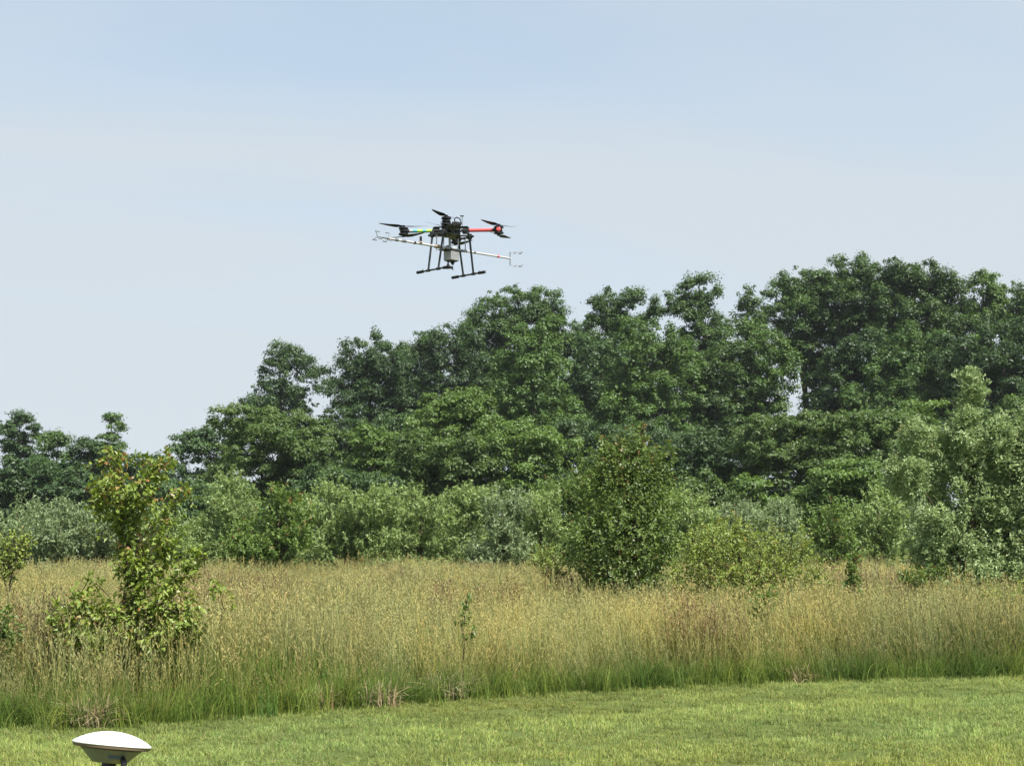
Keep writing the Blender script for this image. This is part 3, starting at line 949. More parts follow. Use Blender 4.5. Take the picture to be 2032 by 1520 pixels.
plant('shoot', 'pear_sapling', 'young pear tree with red new leaves standing in tall grass, left', 'young tree', 14.1,
      [(288, 908, 7, 18), (336, 906, 9, 15), (214, 905, 13, 20), (240, 900, 8, 16), (370, 968, 8, 15), (438, 1163, 8, 10), (178, 1142, 9, 10), (398, 1100, 11, 15), (222, 935, 26, 32), (310, 928, 28, 26), (200, 975, 30, 24), (262, 965, 62, 34), (240, 1005, 58, 34), (262, 1045, 36, 34),
       (345, 985, 22, 26), (332, 1030, 18, 24), (262, 1085, 34, 22), (322, 1075, 34, 22), (375, 1110, 28, 22), (285, 1120, 56, 30), (330, 1150, 44, 22), (262, 1160, 34, 22),
       (160, 1200, 46, 32), (225, 1222, 50, 28), (352, 1205, 58, 36), (275, 1205, 50, 26), (130, 1240, 40, 24), (200, 1258, 70, 26), (320, 1255, 80, 28)], 'sapling', 268,
      dens=72, per=8, leaf=(0.068, 0.040), length=(0.13, 0.30), upward=0.75, inner=0.15, young_top=0.55, young_frac=0.08, wild=0.35, limbs=30, trunk=0.030, bark='stem', sag=0.45)


# ------------------------------------------------------------------ grass
def blade_set(rng, n, hmin, hmax, wid, spread, lean, segs, col_lo, col_hi, curl=0.5, heads=None, head_col=None, tip_w=0.15):
    """n grass blades; colour runs from col_lo at the foot to col_hi at the tip; heads adds seed heads"""
    Vs, Ts, Cs, nv = [], [], [], 0
    for i in range(n):
        a = rng.uniform(0, 2 * math.pi)
        rr = spread * math.sqrt(rng.random())
        b = np.array([rr * math.cos(a), rr * math.sin(a), -0.01])
        h = rng.uniform(hmin, hmax)
        da = rng.uniform(0, 2 * math.pi)
        ld = np.array([math.cos(da), math.sin(da), 0])
        ln = abs(rng.normal()) * lean
        fa = rng.uniform(0, 2 * math.pi)
        wv = np.array([math.cos(fa), math.sin(fa), 0])
        t = np.linspace(0, 1, segs + 1)
        path = b + np.outer(h * (t - curl * 0.28 * t ** 3 * min(1, ln * 2)), [0, 0, 1]) + np.outer(h * ln * t ** (1.0 + curl * 1.4), ld)
        wd = wid * rng.uniform(0.7, 1.3) * (1 - (1 - tip_w) * t ** 1.6)
        k = rng.uniform(0.86, 1.14)
        hue = rng.normal() * 0.06
        lo_, hi_ = np.array(col_lo) * k, np.array(col_hi) * k
        for c_ in (lo_, hi_):
            c_[0] *= 1 + hue
        V = np.stack([path - wv * wd[:, None] / 2, path + wv * wd[:, None] / 2], 1).reshape(-1, 3)
        tt = np.repeat(t, 2)[:, None]
        C = lo_ * (1 - tt) + hi_ * tt
        T = []
        for s in range(segs):
            o = nv + s * 2
            T += [(o, o + 1, o + 3), (o, o + 3, o + 2)]
        Vs.append(V)
        Cs.append(C)
        Ts += T
        nv += len(V)
        if heads and rng.random() < heads[3]:
            tip = path[-1]
            ax = unit(path[-1] - path[-2])
            hl, hw, m = heads[0] * rng.uniform(0.7, 1.3), heads[1], heads[2]
            hc = np.array(head_col) * rng.uniform(0.88, 1.12)
            for s in range(m):
                p = tip - ax * hl * (s / m) * 0.9
                sd = unit(np.cross(ax, rng.normal(size=3)))
                e = p + (ax * 0.75 + sd * 0.5) * hl * 0.34
                ww = unit(np.cross(ax, sd) + rng.normal(size=3) * 0.4) * hw * rng.uniform(0.7, 1.3) / 2
                mdp = (p + e) / 2
                Vs.append(np.array([p, mdp + ww, e, mdp - ww]))
                Cs.append(np.tile(hc * rng.uniform(0.92, 1.08), (4, 1)))
                Ts += [(nv, nv + 1, nv + 2), (nv, nv + 2, nv + 3)]
                nv += 4
    return np.concatenate(Vs), np.array(Ts), np.concatenate(Cs)


def tuft(name, sets):
    V, T, C, n = [], [], [], 0
    for v, t, c in sets:
        V.append(v)
        T.append(t + n)
        C.append(c)
        n += len(v)
    C = np.concatenate(C)
    C = np.concatenate([C, np.ones((len(C), 1))], 1)
    me = np_mesh(name, np.concatenate(V), np.concatenate(T), {'blade': C})
    me.materials.append(M['grass'])
    return bpy.data.objects.new(name, me)


def scatter(name, label, cat, protos, pos, rotz, tilt, scale, idx, tint):
    coll = bpy.data.collections.new(name + '_tufts')
    for p in protos:
        coll.objects.link(p)
    me = bpy.data.meshes.new(name)
    me.vertices.add(len(pos))
    me.vertices.foreach_set('co', np.ascontiguousarray(pos, np.float32).ravel())
    a = me.attributes.new('rot', 'FLOAT_VECTOR', 'POINT')
    a.data.foreach_set('vector', np.ascontiguousarray(np.stack([tilt[:, 0], tilt[:, 1], rotz], 1), np.float32).ravel())
    a = me.attributes.new('scl', 'FLOAT_VECTOR', 'POINT')
    a.data.foreach_set('vector', np.ascontiguousarray(scale, np.float32).ravel())
    a = me.attributes.new('pick', 'INT', 'POINT')
    a.data.foreach_set('value', np.ascontiguousarray(idx, np.int32))
    a = me.attributes.new('tint', 'FLOAT_COLOR', 'POINT')
    a.data.foreach_set('color', np.ascontiguousarray(np.concatenate([tint, np.ones((len(tint), 1))], 1), np.float32).ravel())
    me.update()
    o = bpy.data.objects.new(name, me)
    COL.objects.link(o)
    ng = bpy.data.node_groups.new(name, 'GeometryNodeTree')
    ng.interface.new_socket('Geometry', in_out='INPUT', socket_type='NodeSocketGeometry')
    ng.interface.new_socket('Geometry', in_out='OUTPUT', socket_type='NodeSocketGeometry')
    gi, go = node(ng, 'NodeGroupInput'), node(ng, 'NodeGroupOutput')
    ci = node(ng, 'GeometryNodeCollectionInfo')
    ci.inputs['Collection'].default_value = coll
    ci.inputs['Separate Children'].default_value = True
    ci.inputs['Reset Children'].default_value = True
    ip = node(ng, 'GeometryNodeInstanceOnPoints')
    ip.inputs['Pick Instance'].default_value = True

    def na(nm, typ):
        n = node(ng, 'GeometryNodeInputNamedAttribute', data_type=typ)
        n.inputs['Name'].default_value = nm
        return [s for s in n.outputs if s.enabled and s.name == 'Attribute'][0]
    lk(ng, gi.outputs[0], ip.inputs['Points'])
    lk(ng, ci.outputs[0], ip.inputs['Instance'])
    lk(ng, na('pick', 'INT'), ip.inputs['Instance Index'])
    lk(ng, na('rot', 'FLOAT_VECTOR'), ip.inputs['Rotation'])
    lk(ng, na('scl', 'FLOAT_VECTOR'), ip.inputs['Scale'])
    lk(ng, ip.outputs[0], go.inputs[0])
    md = o.modifiers.new('scatter', 'NODES')
    md.node_group = ng
    return tag(o, label, cat, kind='stuff')


rng = np.random.default_rng(7)
GREEN_LO, GREEN_HI = (0.070, 0.115, 0.022), (0.132, 0.196, 0.042)
TAN_LO, TAN_HI = (0.150, 0.190, 0.050), (0.335, 0.330, 0.120)
HEADC = (0.375, 0.335, 0.142)
RUST = (0.26, 0.205, 0.105)
tall_protos = []
for k in range(4):      # 0-3 tan seeding grass
    tall_protos.append([
        blade_set(rng, 17, 0.5, 1.05, 0.0055, 0.17, 0.16, 4, TAN_LO, TAN_HI, 0.5, heads=(0.14, 0.009, 7, 0.9), head_col=HEADC, tip_w=0.5),
        blade_set(rng, 14, 0.35, 0.68, 0.008, 0.17, 0.35, 4, GREEN_LO, (0.17, 0.18, 0.05), 0.9)])
for k in range(3):      # 4-6 green leafy tufts
    tall_protos.append([
        blade_set(rng, 26, 0.32, 0.66, 0.010, 0.16, 0.45, 5, GREEN_LO, GREEN_HI, 1.1),
        blade_set(rng, 4, 0.6, 0.9, 0.0055, 0.14, 0.16, 4, (0.09, 0.12, 0.03), (0.20, 0.20, 0.07), 0.5, heads=(0.13, 0.010, 6, 0.9), head_col=(0.26, 0.235, 0.10), tip_w=0.5)])
for k in range(2):      # 7-8 rusty seeding grass
    tall_protos.append([
        blade_set(rng, 16, 0.62, 1.0, 0.0055, 0.15, 0.10, 4, (0.12, 0.115, 0.04), (0.22, 0.15, 0.07), 0.5, heads=(0.16, 0.013, 7, 0.95), head_col=RUST, tip_w=0.5),
        blade_set(rng, 10, 0.35, 0.65, 0.008, 0.16, 0.3, 4, GREEN_LO, (0.15, 0.16, 0.045), 0.9)])
for k in range(2):      # 9-10 dead thatch
    tall_protos.append([
        blade_set(rng, 26, 0.14, 0.34, 0.010, 0.16, 0.9, 4, (0.27, 0.225, 0.13), (0.44, 0.37, 0.23), 1.2),
        blade_set(rng, 8, 0.2, 0.4, 0.009, 0.14, 0.5, 4, GREEN_LO, GREEN_HI, 1.0)])
for k in range(2):      # 11-12 stray tall blades for the mown edge
    tall_protos.append([
        blade_set(rng, 9, 0.16, 0.42, 0.010, 0.10, 0.5, 5, (0.10, 0.15, 0.03), (0.20, 0.25, 0.06), 1.1)])
protos = [tuft('grass_tuft.%03d' % i, s) for i, s in enumerate(tall_protos)]

P, RZ, TL, SC, ID, TI = [], [], [], [], [], []


def put(x, y, idx, s, tint, tilt=0.0, sz=None, wob=0.07, lean=0.0):
    n = len(x)
    P.append(np.stack([x, y, ground_z(x, y)], 1))
    RZ.append(rng.uniform(0, 2 * math.pi, n) if np.isscalar(lean) else rng.uniform(-0.9, 0.9, n))
    TL.append(rng.normal(size=(n, 2)) * wob + np.array([tilt, 0]) + lean)
    s = np.broadcast_to(s, (n,)).copy()
    SC.append(np.stack([s, s, s if sz is None else sz], 1))
    ID.append(idx)
    TI.append(tint)


def tints(x, y, amp=0.18, seed=3):
    n1 = vnoise(x * 0.35 + 11, y * 0.28 + 5, seed)
    n2 = vnoise(x * 1.3, y * 0.9, seed + 1)
    k = 1 + amp * (0.6 * n1 + 0.4 * n2) + rng.normal(size=len(x)) * 0.07
    warm = 0.08 * n2 - 0.015 + 0.05 * rng.normal(size=len(x))
    return np.clip(np.stack([k * (1 + warm), k, k * (1 - warm)], 1), 0.4, 1.7)


for (y0, y1, dn, sc) in ((12, 20, 26, 1.0), (20, 30, 17, 1.12), (30, 40, 12, 1.3), (40, 54, 9, 1.5)):
    hw = 0.40 * y1 + 4
    n = int((y1 - y0) * 2 * hw * dn)
    x = rng.uniform(-hw, hw, n)
    y = rng.uniform(y0, y1, n)
    e = edge_y(x)
    ok = (y > e + 0.12 + 0.25 * vnoise(x * 1.7, x * 0 + 3, 9)) & (np.abs(x) < 0.40 * y + 3.5)
    x, y = x[ok], y[ok]
    dist = y - edge_y(x)
    nf = vnoise(x * 0.45 + 3, y * 0.5, 21) + 0.5 * vnoise(x * 1.4, y * 1.1, 22)
    rnd = rng.random(len(x))
    pg = np.clip(0.60 - dist * 0.22 + 0.35 * nf, 0.10, 0.75) + np.clip(nf - 0.35, 0, 1) * 0.45
    idx = np.where(rnd < pg, rng.integers(4, 7, len(x)), rng.integers(0, 4, len(x)))
    ru = vnoise(x * 0.8 + 40, y * 0.3 + 7, 31)
    idx = np.where((ru > 0.58) & (rng.random(len(x)) < 0.55) & (dist > 1.0), rng.integers(7, 9, len(x)), idx)
    s = rng.uniform(0.72, 1.10, len(x)) * (0.74 + 0.26 * np.clip(dist / 1.8, 0, 1)) + (0.12 + 0.10 * (dist < 2)) * vnoise(x * 0.8, y * 0.6, 41)
    s = np.clip(s * (0.98 + 0.20 * vnoise(x * 0.45 + 7, y * 0.4 + 2, 43)), 0.35, 1.3)
    rag = vnoise(x * 1.3 + 5, y * 0 + 1, 44) + 0.6 * vnoise(x * 3.7, y * 0 + 2, 45)
    s = s * np.clip(0.42 + (dist + 0.35 * rag) / 1.1, 0.34, 1.0)
    lean = np.stack([0.16 * vnoise(x * 0.7, y * 0.6, 46), 0.22 * vnoise(x * 0.6 + 9, y * 0.5, 47)], 1)
    put(x, y, idx, s * min(sc, 1.25), tints(x, y, 0.34), sz=s * 0.88, wob=0.10, lean=lean)
# mown edge: leaning green blades, stray long blades and dead thatch
n = 1100
x = rng.uniform(-9, 11, n)
y = edge_y(x) + rng.normal(size=n) * 0.10 + 0.05
put(x, y, rng.integers(4, 7, n), rng.uniform(0.25, 0.75, n), tints(x, y, 0.3), tilt=0.10, wob=0.3)
n = 420
x = rng.uniform(-9, 11, n)
y = edge_y(x) + rng.normal(size=n) * 0.14 - 0.10
put(x, y, rng.integers(11, 13, n), rng.uniform(0.4, 1.0, n), tints(x, y))
for px, py, wd in ((185, 1438, 10), (192, 1436, 8), (200, 1436, 14), (915, 1378, 22), (1000, 1360, 14), (880, 1385, 12), (640, 1405, 20), (1580, 1352, 10), (760, 1398, 10)):
    h = ground_hit(px, py)
    n = 9
    x = h[0] + rng.normal(size=n) * wd * mpx(h[1])
    y = h[1] - 0.10 + rng.normal(size=n) * 0.07
    put(x, y, rng.integers(9, 11, n), rng.uniform(0.6, 1.1, n), tints(x, y) * 1.1, tilt=0.3)
scatter('tall_meadow_grass', 'tall tan seeding grass with green blades filling the meadow', 'grass', protos,
        np.concatenate(P), np.concatenate(RZ), np.concatenate(TL), np.concatenate(SC), np.concatenate(ID), np.concatenate(TI))

# mown lawn
lawn_protos = []
for k in range(5):
    lawn_protos.append([
        blade_set(rng, 46, 0.025, 0.062, 0.0062, 0.105, 0.55, 2, (0.165, 0.220, 0.055), (0.34, 0.40, 0.125), 0.8),
        blade_set(rng, 7, 0.02, 0.05, 0.006, 0.10, 0.9, 2, (0.27, 0.25, 0.10), (0.44, 0.39, 0.19), 0.8)])
lawn_protos.append([blade_set(rng, 12, 0.05, 0.11, 0.007, 0.06, 0.5, 3, (0.17, 0.235, 0.055), (0.34, 0.41, 0.12), 0.9)])
lprotos = [tuft('lawn_tuft.%03d' % i, s) for i, s in enumerate(lawn_protos)]
P, RZ, TL, SC, ID, TI = [], [], [], [], [], []
for (y0, y1, hw, dn) in ((1.5, 8, 5, 26), (8, 18.5, 11, 74)):
    n = int((y1 - y0) * 2 * hw * dn)
    x = rng.uniform(-hw, hw, n)
    y = rng.uniform(y0, y1, n)
    ok = (y < edge_y(x) + 0.15) & (np.abs(x) < 0.42 * y + 2.5)
    x, y = x[ok], y[ok]
    # wheel-wide mowing passes run along the edge; thin and thick patches between
    track = vnoise((y - edge_y(x)) * 1.7 + 20, x * 0.16 + 4, 51)
    patch = vnoise(x * 1.1, y * 0.9, 52)
    k = 0.92 + 0.22 * track + 0.13 * patch + rng.normal(size=len(x)) * 0.12
    warm = 0.01 + 0.08 * vnoise(x * 0.6 + 9, y * 0.5, 53) + 0.03 * rng.normal(size=len(x))
    ti = np.clip(np.stack([k * (1 + warm), k, k * (1 - warm)], 1), 0.4, 1.7)
    idx = np.where(rng.random(len(x)) < 0.05, 5, rng.integers(0, 5, len(x)))
    s = np.clip(1 + 0.28 * track + 0.2 * patch + rng.normal(size=len(x)) * 0.26, 0.35, 1.9)
    put(x, y, idx, np.ones(len(x)), ti, sz=s)
scatter('mown_lawn_grass', 'short mown light green lawn grass in the foreground', 'grass', lprotos,
        np.concatenate(P), np.concatenate(RZ), np.concatenate(TL), np.concatenate(SC), np.concatenate(ID), np.concatenate(TI))

# ------------------------------------------------------------------ satellite antenna on its tripod
AD = 5.6
ap = at(222, 1478, AD)
agz = float(ground_z(ap[0], AD))
ant = thing('gnss_antenna', (ap[0], AD, agz), 'white domed satellite positioning antenna on a tripod over the lawn', 'antenna')
head = Matrix.Rotation(R(5.4), 4, 'Y') @ Matrix.Rotation(R(-5.2), 4, 'X')
hz = float(ap[2] - agz)
hk = dict(parent=ant, loc=(0, 0, hz), rot=head.to_euler())
RA = 0.150
prof = [(RA * 0.985, 0.0), (RA, 0.002), (RA, 0.0055)]
for t in np.linspace(0.985, 0.004, 18):
    prof.append((RA * t, 0.006 + 0.046 * (1 - t * t) ** 0.9))
MB().lathe(prof, n=64).build('radome', M['white'], smooth=True, **hk)
MB().lathe([(RA * 0.90, -0.012), (RA * 0.965, -0.0095), (RA * 0.985, -0.0006), (RA * 0.90, -0.0004)], n=64).build('rim_seal', M['rim'], smooth=True, **hk)
MB().lathe([(0.055, -0.066), (0.066, -0.064), (0.078, -0.052), (0.100, -0.030), (0.116, -0.016), (0.116, -0.0145)], n=48).build('casing', M['casing'], smooth=True, **hk)
lm = MB()
for i in range(7):                     # serial-number plate curved round the casing front
    a0 = R(-76 + i * 5)
    p0 = np.array([0.0925 * math.cos(a0), 0.0925 * math.sin(a0), -0.040])
    lm.box(p0, (0.003, 0.0085, 0.013), Matrix.Rotation(a0, 3, 'Z'))
lm.build('plate', M['label'], **hk)
MB().lathe([(0.028, -0.105), (0.028, -0.0665)], n=24).build('mount_collar', M['anod'], smooth=True, **hk)
cb = MB()
cb.tube([(0.064, -0.062, -0.040), (0.072, -0.068, -0.052)], [0.010, 0.010], 12)
cb.tube([(0.072, -0.068, -0.052), (0.076, -0.072, -0.066), (0.076, -0.072, -0.085)], [0.012, 0.012, 0.009], 12)
cb.build('connector', M['anod'], smooth=True, **hk)
cpath = [(0.076, -0.072, -0.080), (0.078, -0.074, -0.13), (0.06, -0.06, -0.24), (0.035, -0.04, -0.42), (0.05, -0.05, -0.6), (0.12, -0.09, -hz + 0.03), (0.3, -0.2, -hz + 0.012)]
MB().tube(cpath, 0.005, 8).build('cable', M['rubber'], smooth=True, **hk)
MB().lathe([(0.017, -0.30), (0.017, -0.106)], n=20).build('pole', M['boom'], smooth=True, **hk)
MB().lathe([(0.06, hz - 0.34), (0.065, hz - 0.325), (0.065, hz - 0.30), (0.03, hz - 0.285)], c=(0.025, 0.03, 0), n=32).build('tripod_head', M['yellowpaint'], ant, smooth=True)
for a in (90, 210, 330):
    c_, s_ = math.cos(R(a)), math.sin(R(a))
    p0 = np.array([0.025 + 0.05 * c_, 0.03 + 0.05 * s_, hz - 0.32])
    p1 = np.array([0.025 + 0.42 * c_, 0.03 + 0.42 * s_, float(ground_z(ap[0] + 0.42 * c_, AD + 0.42 * s_)) - agz - 0.02])
    leg = MB().tube([p0, p0 + (p1 - p0) * 0.55], 0.016, 10).build('leg', M['yellowpaint'], ant, smooth=True)
    MB().tube([p0 + (p1 - p0) * 0.5, p1], [0.011, 0.007], 10).build('leg_foot', M['alu'], leg, smooth=True)

# ------------------------------------------------------------------ the drone
DD = 19.0
U = DD / F / CP * 0.995          # metres for one photo pixel at the drone
dp = at(895, 458, DD)
dr = thing('multirotor_drone', tuple(dp), 'black multirotor drone with red and lime arms carrying an instrument boom', 'drone')
dr.rotation_euler = (R(4.0), 0, R(-3.0))
ARM = 97 * U
PR = 51 * U


def yaw3(a):
    return np.array(Matrix.Rotation(a, 3, 'Z'))


# body: plates, stand-offs, electronics, batteries
bm_ = MB()
for zc in (-0.075, -0.012, 0.05):
    bm_.lathe([(0.150, zc - 0.003), (0.150, zc + 0.003)], n=8)
    for a in range(4):
        bm_.box(yaw3(R(a * 90)) @ np.array([0.18, 0, zc]), (0.12, 0.085, 0.005), yaw3(R(a * 90)))
body = bm_.build('centre_plates', M['carbon'], dr)
for a in range(8):
    an = R(a * 45 + 22.5)
    MB().tube([(0.13 * math.cos(an), 0.13 * math.sin(an), -0.072), (0.13 * math.cos(an), 0.13 * math.sin(an), 0.047)], 0.007, 8).build('standoff', M['anod'], body, smooth=True)
el = MB()
el.box((0, 0, -0.043), (0.19, 0.17, 0.05), yaw3(R(20)), 0.006)
el.box((0.03, -0.02, 0.016), (0.15, 0.16, 0.045), yaw3(R(-12)), 0.006)
el.box((-0.06, 0.04, 0.018), (0.08, 0.10, 0.05), yaw3(R(30)), 0.005)
el.build('electronics', M['anod'], dr)
for sx in (-1, 1):
    MB().box((sx * 0.048 + 0.012, 0.02, 0.082), (0.082, 0.21, 0.055), None, 0.008).build('battery', M['rubber'], dr)
rk = MB()           # open battery cage and wiring on the top plate
for sx, y_ in ((-0.115, -0.05), (-0.115, 0.08), (-0.07, -0.07)):
    rk.tube([(sx, y_, 0.05), (sx, y_, 0.135)], 0.005, 6)
rk.tube([(-0.115, -0.05, 0.135), (-0.115, 0.08, 0.135)], 0.005, 6)
rk.tube([(-0.125, -0.05, 0.115), (-0.07, -0.07, 0.132), (-0.03, -0.12, 0.135)], 0.004, 6)
rk.tube([(-0.14, -0.02, 0.12), (-0.135, -0.02, 0.09), (-0.10, 0, 0.06)], 0.006, 6)
rk.build('battery_cage', M['carbon'], dr)
wr = MB()
wr.tube([(0.045, 0.02, 0.11), (0.05, 0.0, 0.165), (0.075, 0.0, 0.186), (0.115, 0.0, 0.170), (0.140, 0.0, 0.130), (0.148, 0, 0.085)], [0.006, 0.008, 0.009, 0.008, 0.006, 0.005], 8)
wr.tube([(0.03, 0.03, 0.105), (0.06, 0.0, 0.125), (0.10, 0.02, 0.12), (0.13, 0.03, 0.09)], 0.007, 8)
wr.build('antenna_cable', M['rubber'], dr, smooth=True)
gp = MB()
gp.tube([(0.160, -0.01, 0.05), (0.158, -0.01, 0.195)], 0.0045, 8)
gp.tube([(0.148, 0.0, 0.09), (0.135, 0.0, 0.19)], 0.002, 6)
mast = gp.build('gps_mast', M['steel'], dr, smooth=True)
MB().lathe([(0.022, 0.195), (0.030, 0.199), (0.028, 0.206), (0.012, 0.208)], c=(0.155, -0.01, 0), n=20).build('gps_puck', M['carbon'], mast, smooth=True)
MB().box((0.105, -0.03, 0.082), (0.075, 0.12, 0.05), yaw3(R(10)), 0.01).build('receiver_box', M['carbon'], dr)

arm_spec = {'left': (math.pi, M['lime']), 'right': (0.0, M['red']), 'near': (-math.pi / 2, M['carbon']), 'far': (math.pi / 2, M['carbon'])}
# blade direction of the upper and lower propeller, seen from above, on each arm
blade_dir = {'left': (R(197), R(-30)), 'right': (R(227), R(62)), 'near': (R(240), R(220)), 'far': (R(80), R(-44))}


def prop_mesh(sign):
    mb = MB()
    n = 12
    top, bot = [], []
    for i in range(n + 1):
        t = i / n
        r_ = 0.022 + (PR - 0.022) * t
        ch = (0.026 + 0.052 * math.sin(min(1, t * 3.2) * math.pi / 2)) * (1 - 0.72 * t ** 1.5)
        if t > 0.97:
            ch *= 0.5
        tw = R(27 - 14 * t) * sign
        le = np.array([r_, ch * 0.42 * math.cos(tw), ch * 0.42 * math.sin(tw)])
        te = np.array([r_, -ch * 0.58 * math.cos(tw), -ch * 0.58 * math.sin(tw)])
        rise = np.array([0, 0, 0.020 * t * t])
        th = np.array([0, 0, 0.0032 * (1 - 0.6 * t)])
        top += [le + rise, (le + te) / 2 + rise + th, te + rise]
        bot += [le + rise - th * 0.2, (le + te) / 2 + rise - th * 0.6, te + rise - th * 0.2]
    V = top + bot
    o = len(top)
    Fc = []
    for i in range(n):
        for k in range(2):
            a = i * 3 + k
            Fc.append((a, a + 3, a + 4, a + 1))
            Fc.append((o + a, o + a + 1, o + a + 4, o + a + 3))
        a = i * 3
        Fc.append((a, o + a, o + a + 3, a + 3))
        Fc.append((a + 2, a + 5, o + a + 5, o + a + 2))
    e = n * 3
    Fc.append((e, o + e, o + e + 1, e + 1))
    Fc.append((e + 1, o + e + 1, o + e + 2, e + 2))
    Fc.append((0, 1, o + 1, o))
    Fc.append((1, 2, o + 2, o + 1))
    return mb.add(V, Fc).mesh('propeller_blade', smooth=True)


blade_me = {1: prop_mesh(1), -1: prop_mesh(-1)}
for nm, (a, mat) in arm_spec.items():
    d = np.array([math.cos(a), math.sin(a), 0])
    hub = d * ARM
    # socket, tube, coloured sleeve
    tb = MB().tube([d * 0.14, d * (ARM - 0.045)], 0.017, 16)
    arm = tb.build('arm', M['carbon'], dr, smooth=True)
    if nm == 'left':
        cuts = [(0.265, 0.345, M['lime']), (0.345, 0.395, M['cyan']), (0.395, 0.470, M['lime']), (0.470, 0.535, M['cyan']), (0.535, 0.580, M['boom'])]
    elif nm == 'right':
        cuts = [(0.235, 0.585, M['red'])]
    else:
        cuts = [(0.30, 0.42, M['rubber'])]
    for c0, c1, m_ in cuts:
        MB().tube([d * c0, d * (c1 - 0.0008)], 0.0235 if nm != 'right' else 0.025, 20).build('sleeve', m_, arm, smooth=True)
    sk = MB()
    sk.tube([d * 0.17, d * 0.255], 0.034, 14)
    sk.box(d * 0.205 + np.array([0, 0, 0.036]), (0.09, 0.07, 0.022), yaw3(a), 0.006)
    sk.box(d * 0.205 - np.array([0, 0, 0.036]), (0.09, 0.07, 0.022), yaw3(a), 0.006)
    sk.build('arm_socket', M['carbon'], dr, smooth=True)
    # motor mount with a motor above and one below
    mm = MB()
    mm.box(hub, (0.10, 0.11, 0.042), yaw3(a), 0.014)
    mm.tube([d * (ARM - 0.085), d * (ARM - 0.03)], 0.026, 14)
    mount = mm.build('motor_mount', M['carbon'], dr)
    if nm == 'right':
        MB().tube([hub + np.array([0, -0.030, 0]), hub + np.array([0, -0.064, 0]), hub + np.array([0, -0.067, 0])], [0.030, 0.030, 0.026], 20).build('end_cap', M['red'], mount, smooth=True)
    for s in (1, -1):
        mt = MB()
        z0, z1 = (0.021, 0.060) if s > 0 else (-0.060, -0.021)
        mt.lathe([(0.046, z0 + 0.0005), (0.065, z0 + 0.006), (0.065, z1 - 0.010), (0.040, z1 - 0.0005)], c=tuple(hub), n=32, lump=lambda q_: 0.045 * math.cos(8 * q_))
        mt.lathe([(0.010, z1 if s > 0 else z0 - 0.014), (0.010, z1 + 0.014 if s > 0 else z0)], c=tuple(hub), n=12)
        mt.build('motor', M['anod'], dr, smooth=True)
        pz = s * 0.075
        ba = blade_dir[nm][0 if s > 0 else 1]
        ph = MB().lathe([(0.016, -0.008), (0.024, -0.006), (0.024, 0.006), (0.014, 0.009)], n=16).build('propeller', M['anod'], dr, smooth=True, loc=tuple(hub + np.array([0, 0, pz])), rot=(0, 0, ba + R(3.0)))
        for h_ in (0, math.pi):
            link_mesh('blade', blade_me[s], M['carbon'], ph, rot=(0, 0, h_))

# landing gear: two skids, four legs, at 45 degrees to the arms
UA = R(-43)                       # skid axis points to the right and toward the camera
u = np.array([math.cos(UA), math.sin(UA), 0])
v = np.array([-u[1], u[0], 0])    # to the right and away
SKZ = -0.585
for sv in (-1, 1):
    mid_ = v * sv * 0.325 + np.array([0, 0, SKZ])
    skid = MB().tube([mid_ - u * 0.33, mid_ + u * 0.33], 0.0125, 12).build('skid', M['carbon'], dr, smooth=True)
    for e_ in (-1, 1):
        p0 = mid_ + u * e_ * 0.345
        p1 = mid_ + u * e_ * 0.215
        MB().tube([p0, p0 - u * e_ * 0.006, p1], [0.015, 0.021, 0.021], 14).build('skid_foam', M['rubber'], skid, smooth=True)
        tp = v * sv * 0.245 + u * e_ * 0.115 + np.array([0, 0, -0.10])
        bt = v * sv * 0.325 + u * e_ * 0.105 + np.array([0, 0, SKZ])
        lg = MB().tube([tp, bt + (tp - bt) * 0.02], 0.0145, 12).build('leg', M['carbon'], dr, smooth=True)
        MB().tube([bt - u * 0.03, bt + u * 0.03], 0.020, 12).build('tee_joint', M['carbon'], lg, smooth=True)
        MB().box(tp + np.array([0, 0, 0.03]), (0.06, 0.06, 0.085), yaw3(UA), 0.012).build('leg_mount', M['carbon'], lg)
    gs = MB()
    gs.tube([v * sv * 0.245 - u * 0.19 + np.array([0, 0, -0.075]), v * sv * 0.245 + u * 0.19 + np.array([0, 0, -0.075])], 0.016, 10)
    gs.tube([v * sv * 0.10 + np.array([0, 0, -0.083]), v * sv * 0.26 + np.array([0, 0, -0.083])], 0.014, 10)
    gs.build('gear_rail', M['carbon'], dr, smooth=True)
    MB().tube([mid_ - u * 0.22 * sv * -1 + np.array([0, 0, 0.012]), mid_ + u * 0.22 * sv + np.array([0, 0, 0.04])], 0.004, 6).build('skid_pin', M['carbon'], skid)

# payload: hangers, plate, grey instrument box, gimbal bits
PZ = -0.275
for sv, su in ((-1, -1), (-1, 1), (1, -1), (1, 1)):
    b0 = v * sv * 0.20 + u * su * 0.075
    MB().tube([b0 + np.array([0, 0, -0.08]), b0 + np.array([0, 0, PZ - 0.02])], 0.0075, 8).build('hanger_rod', M['steel'], dr, smooth=True)
MB().box((0, 0, PZ - 0.006), (0.34, 0.16, 0.012), yaw3(UA + math.pi / 2), 0.003).build('payload_plate', M['carbon'], dr)
bxo = np.array([0.006, 0, PZ - 0.083])
box_ = MB().box(bxo, (0.165, 0.150, 0.138), yaw3(R(52)), 0.006).build('instrument_box', M['alu'], dr)
MB().box(bxo + np.array([0, 0, 0.073]), (0.19, 0.172, 0.009), yaw3(R(52)), 0.003).build('box_lid', M['carbon'], box_)
MB().box(bxo - np.array([0, 0, 0.074]), (0.13, 0.11, 0.010), yaw3(R(52)), 0.003).build('box_base', M['carbon'], box_)
pst = MB().tube([(-0.018, 0, -0.09), (-0.018, 0, PZ)], 0.017, 12).build('support_post', M['alu'], dr, smooth=True)
